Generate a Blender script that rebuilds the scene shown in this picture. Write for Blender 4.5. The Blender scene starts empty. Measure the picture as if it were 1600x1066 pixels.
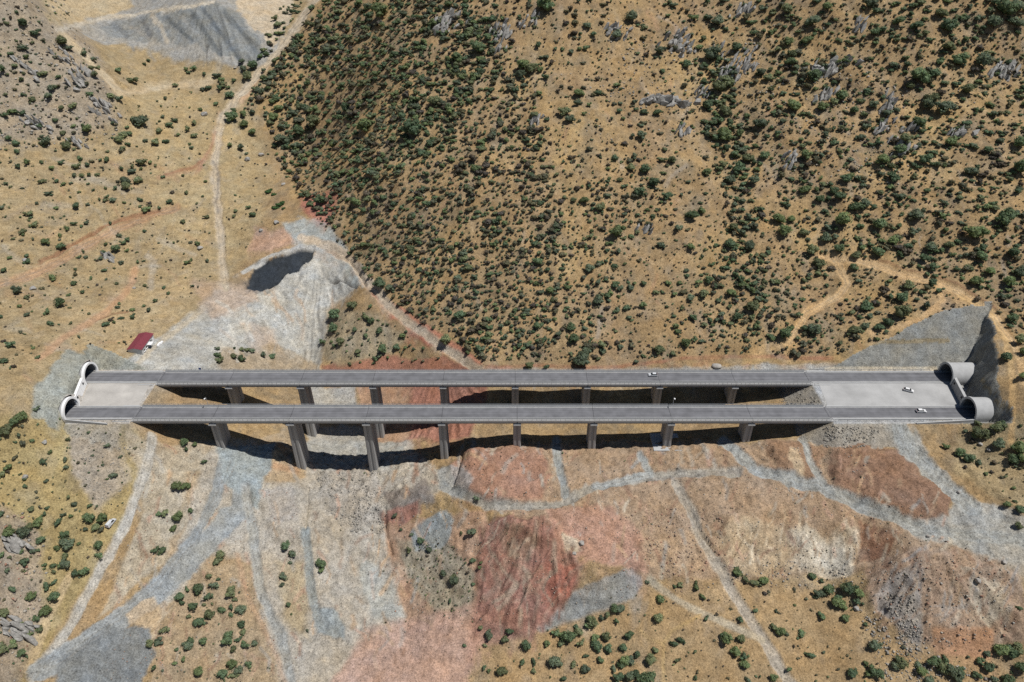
import bpy, bmesh, math, random
import numpy as np
from mathutils import Vector, Matrix

random.seed(7)
RNG = np.random.default_rng(11)
R = math.radians
SC = bpy.context.scene

# ------------------------------------------------------------------ camera, sky, sun, exposure
CAM = np.array((0.0, -237.0, 205.0)); PITCH = R(35.0); FPX = 1100.0     # FPX: focal length in px of a 1600 px wide picture
cam_d = bpy.data.cameras.new('camera'); cam_o = bpy.data.objects.new('camera', cam_d)
SC.collection.objects.link(cam_o)
cam_o.location = CAM; cam_o.rotation_euler = (math.pi / 2 - PITCH, 0, 0)
cam_d.sensor_width = 36.0; cam_d.lens = 36.0 * FPX / 1600.0
cam_d.clip_start = 1.0; cam_d.clip_end = 6000.0
SC.camera = cam_o

SUN_EL, SUN_AZ = R(67.0), R(15.0)        # azimuth measured from +X towards the camera
sun_vec = Vector((math.cos(SUN_EL) * math.cos(SUN_AZ), -math.cos(SUN_EL) * math.sin(SUN_AZ), math.sin(SUN_EL)))
world = bpy.data.worlds.new('World'); SC.world = world; world.use_nodes = True
wn = world.node_tree; bg = wn.nodes['Background']
sky = wn.nodes.new('ShaderNodeTexSky'); sky.sky_type = 'NISHITA'; sky.sun_disc = False
sky.sun_elevation = SUN_EL; sky.sun_rotation = R(90.0) + SUN_AZ
sky.altitude = 900; sky.air_density = 1.0; sky.dust_density = 0.6
wn.links.new(sky.outputs[0], bg.inputs[0]); bg.inputs[1].default_value = 0.055
sd = bpy.data.lights.new('sun', 'SUN'); sd.energy = 5.0; sd.angle = R(0.55); sd.color = (1.0, 0.965, 0.915)
so = bpy.data.objects.new('sun', sd); SC.collection.objects.link(so)
so.rotation_euler = sun_vec.to_track_quat('Z', 'Y').to_euler(); so.location = (0, 0, 500)
SC.view_settings.view_transform = 'Standard'; SC.view_settings.look = 'None'
SC.view_settings.exposure = -0.24; SC.view_settings.gamma = 1.0; SC.view_settings.use_curve_mapping = False
SC.render.engine = 'CYCLES'
SC.cycles.max_bounces = 5; SC.cycles.diffuse_bounces = 1; SC.cycles.transparent_max_bounces = 4
SC.cycles.use_denoising = False

# ------------------------------------------------------------------ small helpers
COL = SC.collection.objects
def lin(c):
    c = np.asarray(c, float) / 255.0
    return np.where(c <= 0.04045, c / 12.92, ((c + 0.055) / 1.055) ** 2.4)
SP, CP = math.sin(PITCH), math.cos(PITCH)
def project(P):
    P = np.asarray(P, float) - CAM
    depth = P[..., 1] * CP - P[..., 2] * SP
    up = P[..., 1] * SP + P[..., 2] * CP
    depth = np.maximum(depth, 1.0)
    return 800 + FPX * P[..., 0] / depth, 533 - FPX * up / depth, depth
def ray(px, py):
    a = (np.asarray(px, float) - 800) / FPX; b = (533 - np.asarray(py, float)) / FPX
    return np.stack([a, CP + b * SP, -SP + b * CP], -1)
def at_z(px, py, z):
    d = ray(px, py); t = (z - CAM[2]) / d[..., 2]
    return CAM + d * t[..., None] if np.ndim(t) else CAM + d * t

_perm = np.random.default_rng(5).permutation(4096).astype(np.int64)
_grad = np.random.default_rng(6).uniform(0, 2 * np.pi, 4096)
_gx, _gy = np.cos(_grad), np.sin(_grad)
def perlin(x, y):
    xi = np.floor(x).astype(np.int64); yi = np.floor(y).astype(np.int64)
    xf = x - xi; yf = y - yi
    u = xf * xf * xf * (xf * (xf * 6 - 15) + 10); v = yf * yf * yf * (yf * (yf * 6 - 15) + 10)
    def g(ix, iy, fx, fy):
        h = _perm[(_perm[ix & 4095] + iy) & 4095]
        return _gx[h] * fx + _gy[h] * fy
    a = g(xi, yi, xf, yf); b = g(xi + 1, yi, xf - 1, yf)
    c = g(xi, yi + 1, xf, yf - 1); d = g(xi + 1, yi + 1, xf - 1, yf - 1)
    return (a + u * (b - a)) * (1 - v) + (c + u * (d - c)) * v * 1.0
def fbm(x, y, oct=4, gain=0.5):
    s = 0; a = 1.0
    for i in range(oct):
        s = s + a * perlin(x * 2 ** i + 17.3 * i, y * 2 ** i - 9.1 * i); a *= gain
    return s
def ridged(x, y, oct=3):
    s = 0; a = 1.0
    for i in range(oct):
        s = s + a * (1 - 2.2 * np.abs(perlin(x * 2 ** i + 31.7 * i, y * 2 ** i + 4.4 * i))); a *= 0.5
    return s
def sstep(a, b, x):
    t = np.clip((x - a) / (b - a), 0, 1); return t * t * (3 - 2 * t)

def tag(o, label=None, cat=None, group=None, kind=None):
    if label: o['label'] = label
    if cat: o['category'] = cat
    if group: o['group'] = group
    if kind: o['kind'] = kind
    return o
def empty(name, loc=(0, 0, 0), rz=0.0):
    o = bpy.data.objects.new(name, None); COL.link(o); o.location = loc; o.rotation_euler = (0, 0, rz)
    o.empty_display_size = 0.5
    return o
def obj(name, mesh, parent=None, loc=None, rot=None, scale=None):
    o = bpy.data.objects.new(name, mesh); COL.link(o)
    if parent is not None: o.parent = parent
    if loc is not None: o.location = loc
    if rot is not None: o.rotation_euler = rot
    if scale is not None: o.scale = scale
    return o
def mesh_np(name, V, F, mat=None, col=None, smooth=False):
    V = np.asarray(V, np.float32); F = np.asarray(F, np.int32)
    me = bpy.data.meshes.new(name); n = F.shape[1]
    me.vertices.add(len(V)); me.vertices.foreach_set('co', V.ravel())
    me.loops.add(F.size); me.loops.foreach_set('vertex_index', F.ravel())
    me.polygons.add(len(F)); me.polygons.foreach_set('loop_start', np.arange(0, F.size, n, dtype=np.int32))
    me.polygons.foreach_set('loop_total', np.full(len(F), n, np.int32))
    if smooth: me.polygons.foreach_set('use_smooth', np.ones(len(F), bool))
    if mat: me.materials.append(mat)
    if col is not None:
        at = me.color_attributes.new('Col', 'FLOAT_COLOR', 'POINT')
        c = np.ones((len(V), 4), np.float32); c[:, :3] = col; at.data.foreach_set('color', c.ravel())
    me.update(); me.validate(); return me

class MB:
    """collects shapes and links them as one mesh object"""
    def __init__(self): self.v = []; self.f = []
    def add(self, vs, fs):
        n = len(self.v); self.v += [tuple(map(float, p)) for p in vs]; self.f += [tuple(i + n for i in f) for f in fs]; return self
    def box(self, x0, x1, y0, y1, z0, z1):
        return self.add([(x0,y0,z0),(x1,y0,z0),(x1,y1,z0),(x0,y1,z0),(x0,y0,z1),(x1,y0,z1),(x1,y1,z1),(x0,y1,z1)],
                        [(0,3,2,1),(4,5,6,7),(0,1,5,4),(1,2,6,5),(2,3,7,6),(3,0,4,7)])
    def extrude_x(self, prof, x0, x1, caps=True):          # prof: list of (y,z), counter-clockwise seen from +X
        n = len(prof)
        vs = [(x0, y, z) for y, z in prof] + [(x1, y, z) for y, z in prof]
        fs = [(i, (i + 1) % n, n + (i + 1) % n, n + i) for i in range(n)]
        if caps: fs += [tuple(reversed(range(n))), tuple(range(n, 2 * n))]
        return self.add(vs, fs)
    def loft(self, rings, caps=True):
        n = len(rings[0]); vs = [p for r in rings for p in r]; fs = []
        for k in range(len(rings) - 1):
            for i in range(n):
                fs.append((k * n + i, k * n + (i + 1) % n, (k + 1) * n + (i + 1) % n, (k + 1) * n + i))
        if caps: fs += [tuple(reversed(range(n))), tuple(range((len(rings) - 1) * n, len(rings) * n))]
        return self.add(vs, fs)
    def tube(self, a, b, r0, r1=None, n=8):
        a = Vector(a); b = Vector(b); r1 = r0 if r1 is None else r1
        q = (b - a).to_track_quat('Z', 'Y'); rr = []
        for c, r in ((a, r0), (b, r1)):
            rr.append([tuple(c + q @ Vector((r * math.cos(2 * math.pi * i / n), r * math.sin(2 * math.pi * i / n), 0))) for i in range(n)])
        return self.loft(rr)
    def mesh(self, name, mat, bevel=0.0, smooth=False):
        me = bpy.data.meshes.new(name); me.from_pydata(self.v, [], self.f)
        bm = bmesh.new(); bm.from_mesh(me); bmesh.ops.recalc_face_normals(bm, faces=bm.faces)
        if bevel: bmesh.ops.bevel(bm, geom=bm.edges, offset=bevel, segments=1, affect='EDGES', clamp_overlap=True)
        bm.to_mesh(me); bm.free()
        if smooth:
            for p in me.polygons: p.use_smooth = True
        if mat: me.materials.append(mat)
        return me
    def build(self, name, mat, parent=None, bevel=0.0, smooth=False, **k):
        return obj(name, self.mesh(name, mat, bevel, smooth), parent, **k)

# ------------------------------------------------------------------ materials
def nodes(mat):
    mat.use_nodes = True; nt = mat.node_tree; return nt, nt.nodes, nt.links, nt.nodes['Principled BSDF']
def simple_mat(name, rgb, rough=0.8, var=0.12, scale=0.6, metal=0.0, bump=0.0, streak=False, fine=6.0, finevar=0.1):
    m = bpy.data.materials.new(name); nt, N, L, B = nodes(m)
    tc = N.new('ShaderNodeTexCoord'); mp = N.new('ShaderNodeMapping'); L.new(tc.outputs['Object'], mp.inputs[0])
    if streak: mp.inputs['Scale'].default_value = (1.6, 1.6, 0.14)
    n1 = N.new('ShaderNodeTexNoise'); n1.inputs['Scale'].default_value = scale; n1.inputs['Detail'].default_value = 5
    n2 = N.new('ShaderNodeTexNoise'); n2.inputs['Scale'].default_value = fine; n2.inputs['Detail'].default_value = 3
    L.new(mp.outputs[0], n1.inputs['Vector']); L.new(tc.outputs['Object'], n2.inputs['Vector'])
    def mr(n, v):
        r = N.new('ShaderNodeMapRange'); r.inputs[1].default_value = 0.25; r.inputs[2].default_value = 0.75
        r.inputs[3].default_value = 1 - v; r.inputs[4].default_value = 1 + v; L.new(n.outputs[0], r.inputs[0]); return r
    a = mr(n1, var); b = mr(n2, finevar)
    mul = N.new('ShaderNodeMath'); mul.operation = 'MULTIPLY'; L.new(a.outputs[0], mul.inputs[0]); L.new(b.outputs[0], mul.inputs[1])
    vm = N.new('ShaderNodeVectorMath'); vm.operation = 'SCALE'; vm.inputs[0].default_value = rgb
    L.new(mul.outputs[0], vm.inputs['Scale']); L.new(vm.outputs[0], B.inputs['Base Color'])
    B.inputs['Roughness'].default_value = rough; B.inputs['Metallic'].default_value = metal
    if rough > 0.5: B.inputs['Specular IOR Level'].default_value = 0.25
    if bump:
        bp = N.new('ShaderNodeBump'); bp.inputs['Strength'].default_value = bump; bp.inputs['Distance'].default_value = 0.1
        L.new(n2.outputs[0], bp.inputs['Height']); L.new(bp.outputs[0], B.inputs['Normal'])
    return m
M = {}
M['concrete'] = simple_mat('concrete', (0.34, 0.335, 0.33), 0.85, 0.16, 0.5, streak=True)
M['concrete_light'] = simple_mat('concrete_light', (0.42, 0.425, 0.425), 0.85, 0.12, 0.4)
M['deck_concrete'] = simple_mat('deck_concrete', (0.36, 0.36, 0.355), 0.85, 0.12, 0.25)
M['asphalt'] = simple_mat('asphalt', (0.165, 0.165, 0.175), 0.9, 0.12, 0.12, fine=3.0, finevar=0.06)
def asphalt_mat():
    m = bpy.data.materials.new('asphalt'); nt, N, L, B = nodes(m)
    tc = N.new('ShaderNodeTexCoord'); mp = N.new('ShaderNodeMapping'); mp.inputs['Scale'].default_value = (0.012, 1.1, 1.0); L.new(tc.outputs['Object'], mp.inputs[0])
    n1 = N.new('ShaderNodeTexNoise'); n1.inputs['Scale'].default_value = 1.0; n1.inputs['Detail'].default_value = 4; L.new(mp.outputs[0], n1.inputs['Vector'])
    n2 = N.new('ShaderNodeTexNoise'); n2.inputs['Scale'].default_value = 0.25; n2.inputs['Detail'].default_value = 6; L.new(tc.outputs['Object'], n2.inputs['Vector'])
    ad = N.new('ShaderNodeMath'); ad.operation = 'ADD'; L.new(n1.outputs[0], ad.inputs[0]); L.new(n2.outputs[0], ad.inputs[1])
    cr = N.new('ShaderNodeMapRange'); cr.inputs[1].default_value = 0.7; cr.inputs[2].default_value = 1.3; cr.inputs[3].default_value = 0.115; cr.inputs[4].default_value = 0.205; L.new(ad.outputs[0], cr.inputs[0])
    vm = N.new('ShaderNodeVectorMath'); vm.operation = 'SCALE'; vm.inputs[0].default_value = (0.98, 0.99, 1.06); L.new(cr.outputs[0], vm.inputs['Scale']); L.new(vm.outputs[0], B.inputs['Base Color'])
    B.inputs['Roughness'].default_value = 0.9; B.inputs['Specular IOR Level'].default_value = 0.2
    return m
M['asphalt'] = asphalt_mat()
M['paint'] = simple_mat('road_paint', (0.55, 0.55, 0.52), 0.7, 0.25, 0.8)
M['white'] = simple_mat('white_render', (0.84, 0.84, 0.84), 0.7, 0.06, 0.5)
M['lining'] = simple_mat('lining', (0.16, 0.16, 0.16), 0.9, 0.15, 0.4)
M['steel'] = simple_mat('galvanised_steel', (0.42, 0.44, 0.46), 0.45, 0.1, 1.0, metal=0.6)
M['rubber'] = simple_mat('rubber', (0.02, 0.02, 0.02), 0.9)
M['roof'] = simple_mat('red_roof', (0.20, 0.045, 0.06), 0.6, 0.10, 0.5)
M['wall'] = simple_mat('plaster', (0.56, 0.56, 0.55), 0.85, 0.06, 0.5)
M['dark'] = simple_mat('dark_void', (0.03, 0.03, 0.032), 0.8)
M['glass'] = simple_mat('dark_glass', (0.02, 0.025, 0.03), 0.08, 0.0)
M['car_white'] = simple_mat('white_car_paint', (0.78, 0.78, 0.78), 0.25, 0.02)
M['car_silver'] = simple_mat('silver_car_paint', (0.62, 0.64, 0.66), 0.28, 0.02)
M['lamp_red'] = simple_mat('tail_lamp', (0.35, 0.02, 0.02), 0.3, 0.0)
M['rock'] = simple_mat('grey_rock', (0.33, 0.32, 0.30), 0.9, 0.35, 0.5, bump=0.6, fine=2.0, finevar=0.25)
M['pale_rock'] = simple_mat('pale_rock', (0.38, 0.36, 0.33), 0.9, 0.2, 0.8, bump=0.4, fine=2.5, finevar=0.2)
M['bark'] = simple_mat('bark', (0.09, 0.07, 0.05), 0.9, 0.2, 2.0)

def ground_mat():
    m = bpy.data.materials.new('hillside_soil'); nt, N, L, B = nodes(m)
    at = N.new('ShaderNodeAttribute'); at.attribute_name = 'Col'
    tc = N.new('ShaderNodeTexCoord')
    def noise(scale, det, rough=0.6, src=None):
        n = N.new('ShaderNodeTexNoise'); n.inputs['Scale'].default_value = scale; n.inputs['Detail'].default_value = det
        n.inputs['Roughness'].default_value = rough; L.new(tc.outputs['Object'], n.inputs['Vector']); return n
    def mr(n, lo, hi, a=0.3, b=0.7):
        r = N.new('ShaderNodeMapRange'); r.inputs[1].default_value = a; r.inputs[2].default_value = b
        r.inputs[3].default_value = lo; r.inputs[4].default_value = hi; L.new(n.outputs[0], r.inputs[0]); return r
    nA, nB, nC = noise(0.045, 5), noise(0.33, 5, 0.7), noise(1.7, 4, 0.75)
    a, b, c = mr(nA, 0.93, 1.07), mr(nB, 0.72, 1.28), mr(nC, 0.50, 1.50)
    m1 = N.new('ShaderNodeMath'); m1.operation = 'MULTIPLY'; L.new(a.outputs[0], m1.inputs[0]); L.new(b.outputs[0], m1.inputs[1])
    m2 = N.new('ShaderNodeMath'); m2.operation = 'MULTIPLY'; L.new(m1.outputs[0], m2.inputs[0]); L.new(c.outputs[0], m2.inputs[1])
    vs = N.new('ShaderNodeVectorMath'); vs.operation = 'SCALE'; L.new(at.outputs['Color'], vs.inputs[0]); L.new(m2.outputs[0], vs.inputs['Scale'])
    # slow warm / cool drift of the soil
    nD = noise(0.09, 4); d = mr(nD, 0.0, 1.0)
    tint = N.new('ShaderNodeMix'); tint.data_type = 'RGBA'; tint.inputs['A'].default_value = (1.06, 1.0, 0.90, 1); tint.inputs['B'].default_value = (0.95, 1.0, 1.07, 1)
    L.new(d.outputs[0], tint.inputs['Factor'])
    vm = N.new('ShaderNodeVectorMath'); vm.operation = 'MULTIPLY'; L.new(vs.outputs[0], vm.inputs[0]); L.new(tint.outputs['Result'], vm.inputs[1])
    # small dark stones and tufts
    vo = N.new('ShaderNodeTexVoronoi'); vo.inputs['Scale'].default_value = 0.55; L.new(tc.outputs['Object'], vo.inputs['Vector'])
    sp = N.new('ShaderNodeMapRange'); sp.inputs[1].default_value = 0.10; sp.inputs[2].default_value = 0.26; sp.inputs[3].default_value = 0.62; sp.inputs[4].default_value = 1.0
    L.new(vo.outputs['Distance'], sp.inputs[0])
    v2 = N.new('ShaderNodeVectorMath'); v2.operation = 'SCALE'; L.new(vm.outputs[0], v2.inputs[0]); L.new(sp.outputs[0], v2.inputs['Scale'])
    L.new(v2.outputs[0], B.inputs['Base Color'])
    B.inputs['Roughness'].default_value = 0.95; B.inputs['Specular IOR Level'].default_value = 0.1
    ad = N.new('ShaderNodeMath'); ad.operation = 'ADD'; L.new(nB.outputs[0], ad.inputs[0]); L.new(nC.outputs[0], ad.inputs[1])
    bp = N.new('ShaderNodeBump'); bp.inputs['Strength'].default_value = 0.7; bp.inputs['Distance'].default_value = 0.5
    L.new(ad.outputs[0], bp.inputs['Height']); L.new(bp.outputs[0], B.inputs['Normal'])
    return m
M['ground'] = ground_mat()

def leaf_mat():
    m = bpy.data.materials.new('oak_foliage'); nt, N, L, B = nodes(m)
    at = N.new('ShaderNodeAttribute'); at.attribute_name = 'Col'
    oi = N.new('ShaderNodeObjectInfo')
    v = N.new('ShaderNodeVectorMath'); v.operation = 'MULTIPLY'; L.new(at.outputs['Color'], v.inputs[0]); L.new(oi.outputs['Color'], v.inputs[1])
    L.new(v.outputs[0], B.inputs['Base Color']); B.inputs['Roughness'].default_value = 0.75; B.inputs['Specular IOR Level'].default_value = 0.2
    tr = N.new('ShaderNodeBsdfTranslucent'); L.new(v.outputs[0], tr.inputs[0])
    mx = N.new('ShaderNodeMixShader'); mx.inputs[0].default_value = 0.38
    L.new(B.outputs[0], mx.inputs[1]); L.new(tr.outputs[0], mx.inputs[2]); L.new(mx.outputs[0], N['Material Output'].inputs[0])
    return m
M['leaf'] = leaf_mat()
# ------------------------------------------------------------------ terrain height
YF = 25.6                                    # far carriageway centre line
CTRL = [  # (px, py, height) of ground points, read off the photograph
 # strip under the near carriageway
 (215,668,-5),(345,699,-17.5),(470,735,-32),(585,738,-33),(693,719,-26.5),(809,702,-19.5),(927,702,-19.5),(1045,697,-17),(1165,690,-14),(1295,672,-6),
 # strip under the far carriageway
 (262,612,-7),(370,628,-14.5),(490,676,-34.5),(592,676,-34.5),(655,663,-31.5),(695,648,-27),(725,634,-20),(765,626,-16.5),(850,626,-16.5),(950,622,-15),(1050,614,-12.3),(1147,612,-11),(1240,606,-7),
 # left hillside, below the road
 (30,640,12),(45,600,15),(60,655,6),(30,700,0),(30,760,-8),(30,850,-18),(30,950,-28),(30,1050,-38),(100,665,-2),(110,700,-5),(150,760,-13),(150,850,-23),(120,950,-34),(90,1040,-43),(-120,640,18),(-120,850,4),(-120,1050,-16),
 (230,720,-13),(230,800,-23),(220,900,-36),(220,1000,-45),(300,760,-24),
 # valley floor towards the camera
 (400,730,-27),(400,800,-36),(400,900,-44),(400,1050,-54),(560,800,-38),(560,900,-47),(560,1050,-56),(650,770,-28),(690,830,-34),(690,900,-43),(690,1050,-55),(610,840,-41),
 (740,780,-23),(830,760,-21),(830,805,-22.5),(800,840,-27),(830,980,-44.5),(830,1055,-50),(920,760,-21),(920,830,-23),(930,900,-31),(930,960,-42),(950,1055,-49),
 (1050,760,-20),(1050,850,-27),(1050,950,-38),(1050,1055,-46),(1180,760,-17),(1180,810,-19.5),(1180,890,-32),(1180,970,-37.5),(1180,1055,-44),
 (1300,720,-12),(1300,780,-15),(1295,815,-17.5),(1290,890,-31),(1300,960,-35),(1300,1055,-42),(1400,760,-13),(1440,820,-12),(1430,870,-15),(1400,960,-30),(1430,1000,-34),(1430,1055,-39),
 (1500,690,-4),(1470,750,-9),(1500,820,-11.5),(1560,840,-11.5),(1560,885,-13.5),(1560,950,-25),(1580,1050,-37),(1590,600,16),(1575,560,19.5),(1575,510,20),(1590,645,10),(1590,700,2),(1590,770,-5),(1720,650,20),(1720,820,-2),(1720,1000,-20),
 # foot of the far hillside
 (760,578,-7),(900,578,-6.5),(1050,578,-6),(1200,576,-4),(900,562,-3.2),(1050,560,-2.5),(1200,556,0),
 (900,480,10),(900,400,25),(900,300,45),(900,200,68),(900,100,92),(900,0,122),(900,-60,139),
 (1120,480,11),(1120,400,25),(1120,250,54),(1110,120,86),(1120,0,121),
 (1320,540,6),(1300,480,14),(1300,400,28),(1300,300,48),(1300,200,70.5),(1300,100,96),(1300,0,127),
 (1590,500,20),(1590,400,37),(1590,300,56),(1590,200,75),(1590,100,99),(1590,0,130),(1590,-60,145),(1800,500,28),(1800,300,61),(1800,100,103),
 (740,480,6),(740,400,22),(740,300,43),(740,200,65),(740,100,90),(740,0,119),
 (600,470,0),(600,400,12),(600,300,35),(600,200,58),(600,100,82.5),(600,0,110),(600,-60,130),
 (480,250,22),(480,150,51),(490,50,83),(510,0,101),(680,520,-3),
 # side valley with the dirt road, and the spoil heap
 (350,420,0),(340,300,18),(340,200,36),(390,130,54),(445,55,78.5),(490,-5,96),
 (490,392,5),(450,400,4),(400,420,0.5),(470,480,-12),(470,560,-29),(540,410,2.5),(545,480,-5),(560,545,-15),(620,560,-17),(690,572,-14),(420,560,-20),(400,500,-8),
 (340,500,-4),(340,555,-6.5),(280,575,-3),(290,510,-0.5),(215,550,2.5),(230,590,-0.8),
 # left slope
 (60,550,15),(100,500,11),(100,420,13),(100,300,29),(100,200,52),(100,100,81),(30,50,102),(30,0,119),(30,480,16),(-120,480,24),(-120,250,51),(-120,50,107),(220,420,4),(220,300,23),(220,200,43),
 (150,115,76),(190,140,60),(250,85,68),(300,45,84),(300,0,101),(130,50,83),(420,70,74),(420,10,93),(300,-40,112),(80,5,104),
]
cp = np.array([(*at_z(px, py, z)[:2], z) for px, py, z in CTRL])
far_pts = np.array([(-900,900,260),(-900,300,190),(-900,-300,60),(0,1100,330),(900,1000,330),(900,300,190),(900,-350,10),(0,-350,-60),(-300,-330,-30),(450,-300,-25),(-350,700,190),(450,650,250),(0,600,225)], float)
cp = np.vstack([cp, far_pts])
def tps_fit(p, smooth):
    n = len(p); d2 = ((p[:, None, :2] - p[None, :, :2]) ** 2).sum(-1) / 1e4
    K = 0.5 * d2 * np.log(d2 + 1e-9) + np.eye(n) * smooth
    P = np.hstack([np.ones((n, 1)), p[:, :2] / 100]); A = np.zeros((n + 3, n + 3)); A[:n, :n] = K; A[:n, n:] = P; A[n:, :n] = P.T
    return np.linalg.solve(A, np.concatenate([p[:, 2], np.zeros(3)]))
tw = tps_fit(cp, 0.004)
def tps_eval(X, Y):
    x = X.ravel().astype(np.float32) / 100; y = Y.ravel().astype(np.float32) / 100
    out = tw[-3] + tw[-2] * x + tw[-1] * y
    out = out.astype(np.float32)
    for (cx, cy, _), w in zip(cp, tw[:-3]):
        d2 = (x - np.float32(cx / 100)) ** 2 + (y - np.float32(cy / 100)) ** 2
        out += np.float32(0.5 * w) * d2 * np.log(d2 + np.float32(1e-9))
    return out.reshape(X.shape).astype(float)

def axis(parts):
    a = [parts[0][0]]
    for (s, e, d0, d1) in parts:
        n = max(1, int(round((e - s) / ((d0 + d1) / 2)))); t = np.arange(1, n + 1) / n
        w = t * d0 + (d1 - d0) * t * t / 2; a += list(s + (e - s) * w / w[-1])
    return np.array(a)
gx = axis([(-1100,-520,60,8),(-520,-440,6,1.7),(-440,-250,1.5,0.8),(-250,250,0.66,0.66),(250,440,0.8,1.5),(440,520,1.7,6),(520,1100,8,60)])
gy = axis([(-420,-150,25,2),(-150,60,0.62,0.62),(60,260,0.8,1.15),(260,430,1.2,1.6),(430,520,1.8,8),(520,1200,8,60)])
GX, GY = np.meshgrid(gx, gy)
Z = tps_eval(GX, GY)

# --- regions painted in the photograph's pixel frame of the bare terrain, turned into fixed ground zones
PX, PY, DEP = project(np.stack([GX, GY, Z], -1))
WPX = PX + 11 * fbm(GX * 0.05, GY * 0.05, 5, 0.6); WPY = PY + 9 * fbm(GX * 0.05 + 40, GY * 0.05 - 20, 5, 0.6)
def seg_dist(x, y, pts, closed):
    best = np.full(x.shape, 1e9); n = len(pts)
    for i in range(n if closed else n - 1):
        ax, ay = pts[i]; bx, by = pts[(i + 1) % n]; dx, dy = bx - ax, by - ay
        t = np.clip(((x - ax) * dx + (y - ay) * dy) / (dx * dx + dy * dy + 1e-9), 0, 1)
        best = np.minimum(best, (x - ax - t * dx) ** 2 + (y - ay - t * dy) ** 2)
    return np.sqrt(best)
def inside(x, y, pts):
    r = np.zeros(x.shape, bool); n = len(pts)
    for i in range(n):
        ax, ay = pts[i]; bx, by = pts[(i + 1) % n]
        if ay == by: continue
        r ^= ((ay > y) != (by > y)) & (x < (bx - ax) * (y - ay) / (by - ay) + ax)
    return r
LPX = PX + 3.5 * fbm(GX * 0.06, GY * 0.06, 3); LPY = PY + 3 * fbm(GX * 0.06 + 40, GY * 0.06 - 20, 3)
NZW = fbm(GX * 0.13 + 9, GY * 0.13, 4, 0.6)
ROWLIM = (WPY.min(1) - 9, WPY.max(1) + 9); COLLIM = (WPX.min(0) - 9, WPX.max(0) + 9)
def zone_sub(pts, feather=6, width=None):
    """block of the terrain grid and weight 0..1 there of a polygon, or of a polyline of the given width"""
    p = np.array(pts, float); m = feather + (width or 0) + 2
    r = np.where((ROWLIM[1] > p[:, 1].min() - m) & (ROWLIM[0] < p[:, 1].max() + m) & (gy > -230))[0]
    c = np.where((COLLIM[1] > p[:, 0].min() - m) & (COLLIM[0] < p[:, 0].max() + m))[0]
    if len(r) == 0 or len(c) == 0: return (slice(0, 1), slice(0, 1)), np.zeros((1, 1))
    sl = (slice(r[0], r[-1] + 1), slice(c[0], c[-1] + 1)); X_, Y_ = (WPX[sl], WPY[sl]) if width is None else (LPX[sl], LPY[sl])
    bb = (X_ > p[:, 0].min() - m) & (X_ < p[:, 0].max() + m) & (Y_ > p[:, 1].min() - m) & (Y_ < p[:, 1].max() + m)
    w = np.zeros(X_.shape); x, y = X_[bb], Y_[bb]
    d = seg_dist(x, y, pts, width is None)
    if width is None: w[bb] = sstep(-feather, feather, np.where(inside(x, y, pts), d, -d))
    else: w[bb] = 1 - sstep(width / 2 - feather / 2, width / 2 + feather / 2, d * (1 + 0.32 * NZW[sl][bb]))
    return sl, w
def zone(pts, feather=6, width=None):
    w = np.zeros(Z.shape); sl, v = zone_sub(pts, feather, width); w[sl] = v; return w

# --- relief: broad folds, rills on spoil slopes, broken rock
rock = np.zeros(Z.shape)
for p, f in (
    ([(-200,-100),(90,-20),(150,70),(190,180),(190,215),(110,215),(0,230),(-200,240)], 22),
    ([(-200,790),(0,790),(55,830),(75,930),(40,1040),(20,1100),(-200,1100)], 12),
    ([(640,0),(720,-20),(740,60),(690,60)], 10), ([(760,30),(800,25),(805,95),(770,90)], 8),
    ([(940,50),(1060,40),(1090,80),(1060,105),(960,70)], 9), ([(1090,70),(1160,60),(1210,110),(1180,150),(1120,140)], 10),
    ([(970,150),(1080,150),(1090,175),(1000,170)], 7), ([(1230,90),(1340,105),(1360,130),(1240,120)], 10),
    ([(1330,130),(1400,130),(1420,220),(1370,210)], 12), ([(1480,90),(1620,80),(1620,140),(1490,130)], 12),
    ([(1210,150),(1290,180),(1300,280),(1230,270)], 18), ([(110,680),(190,690),(200,760),(130,790),(105,740)], 8),
    ([(500,735),(590,735),(600,830),(520,800)], 8), ([(1380,940),(1440,940),(1440,1010),(1400,1000)], 8)):
    rock = np.maximum(rock, zone(p, f))
rills = np.zeros(Z.shape)
for p, f in (
    ([(752,830),(850,815),(905,880),(890,930),(840,995),(752,975)], 8), ([(1130,800),(1345,815),(1335,895),(1140,895)], 7),
    ([(1340,880),(1450,865),(1590,890),(1600,1000),(1500,1010),(1360,980)], 10), ([(340,470),(480,415),(550,430),(510,480),(500,575),(340,570)], 10),
    ([(640,590),(750,590),(745,690),(640,690)], 8), ([(120,40),(330,-5),(420,60),(410,105),(330,100),(200,75)], 8),
    ([(880,890),(1000,890),(1000,930),(900,980)], 8), ([(1290,690),(1400,710),(1480,800),(1440,820),(1300,770)], 10)):
    rills = np.maximum(rills, zone(p, f))
smooth_zone = np.zeros(Z.shape)
hill = sstep(50, 110, GY)
Z0 = Z.copy()
Z += (1.0 + 1.2 * hill) * fbm(GX * 0.022, GY * 0.022, 3) + 0.75 * fbm(GX * 0.11, GY * 0.11, 3) * (0.5 + 0.8 * hill) + 0.16 * fbm(GX * 0.5, GY * 0.5, 2)
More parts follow.
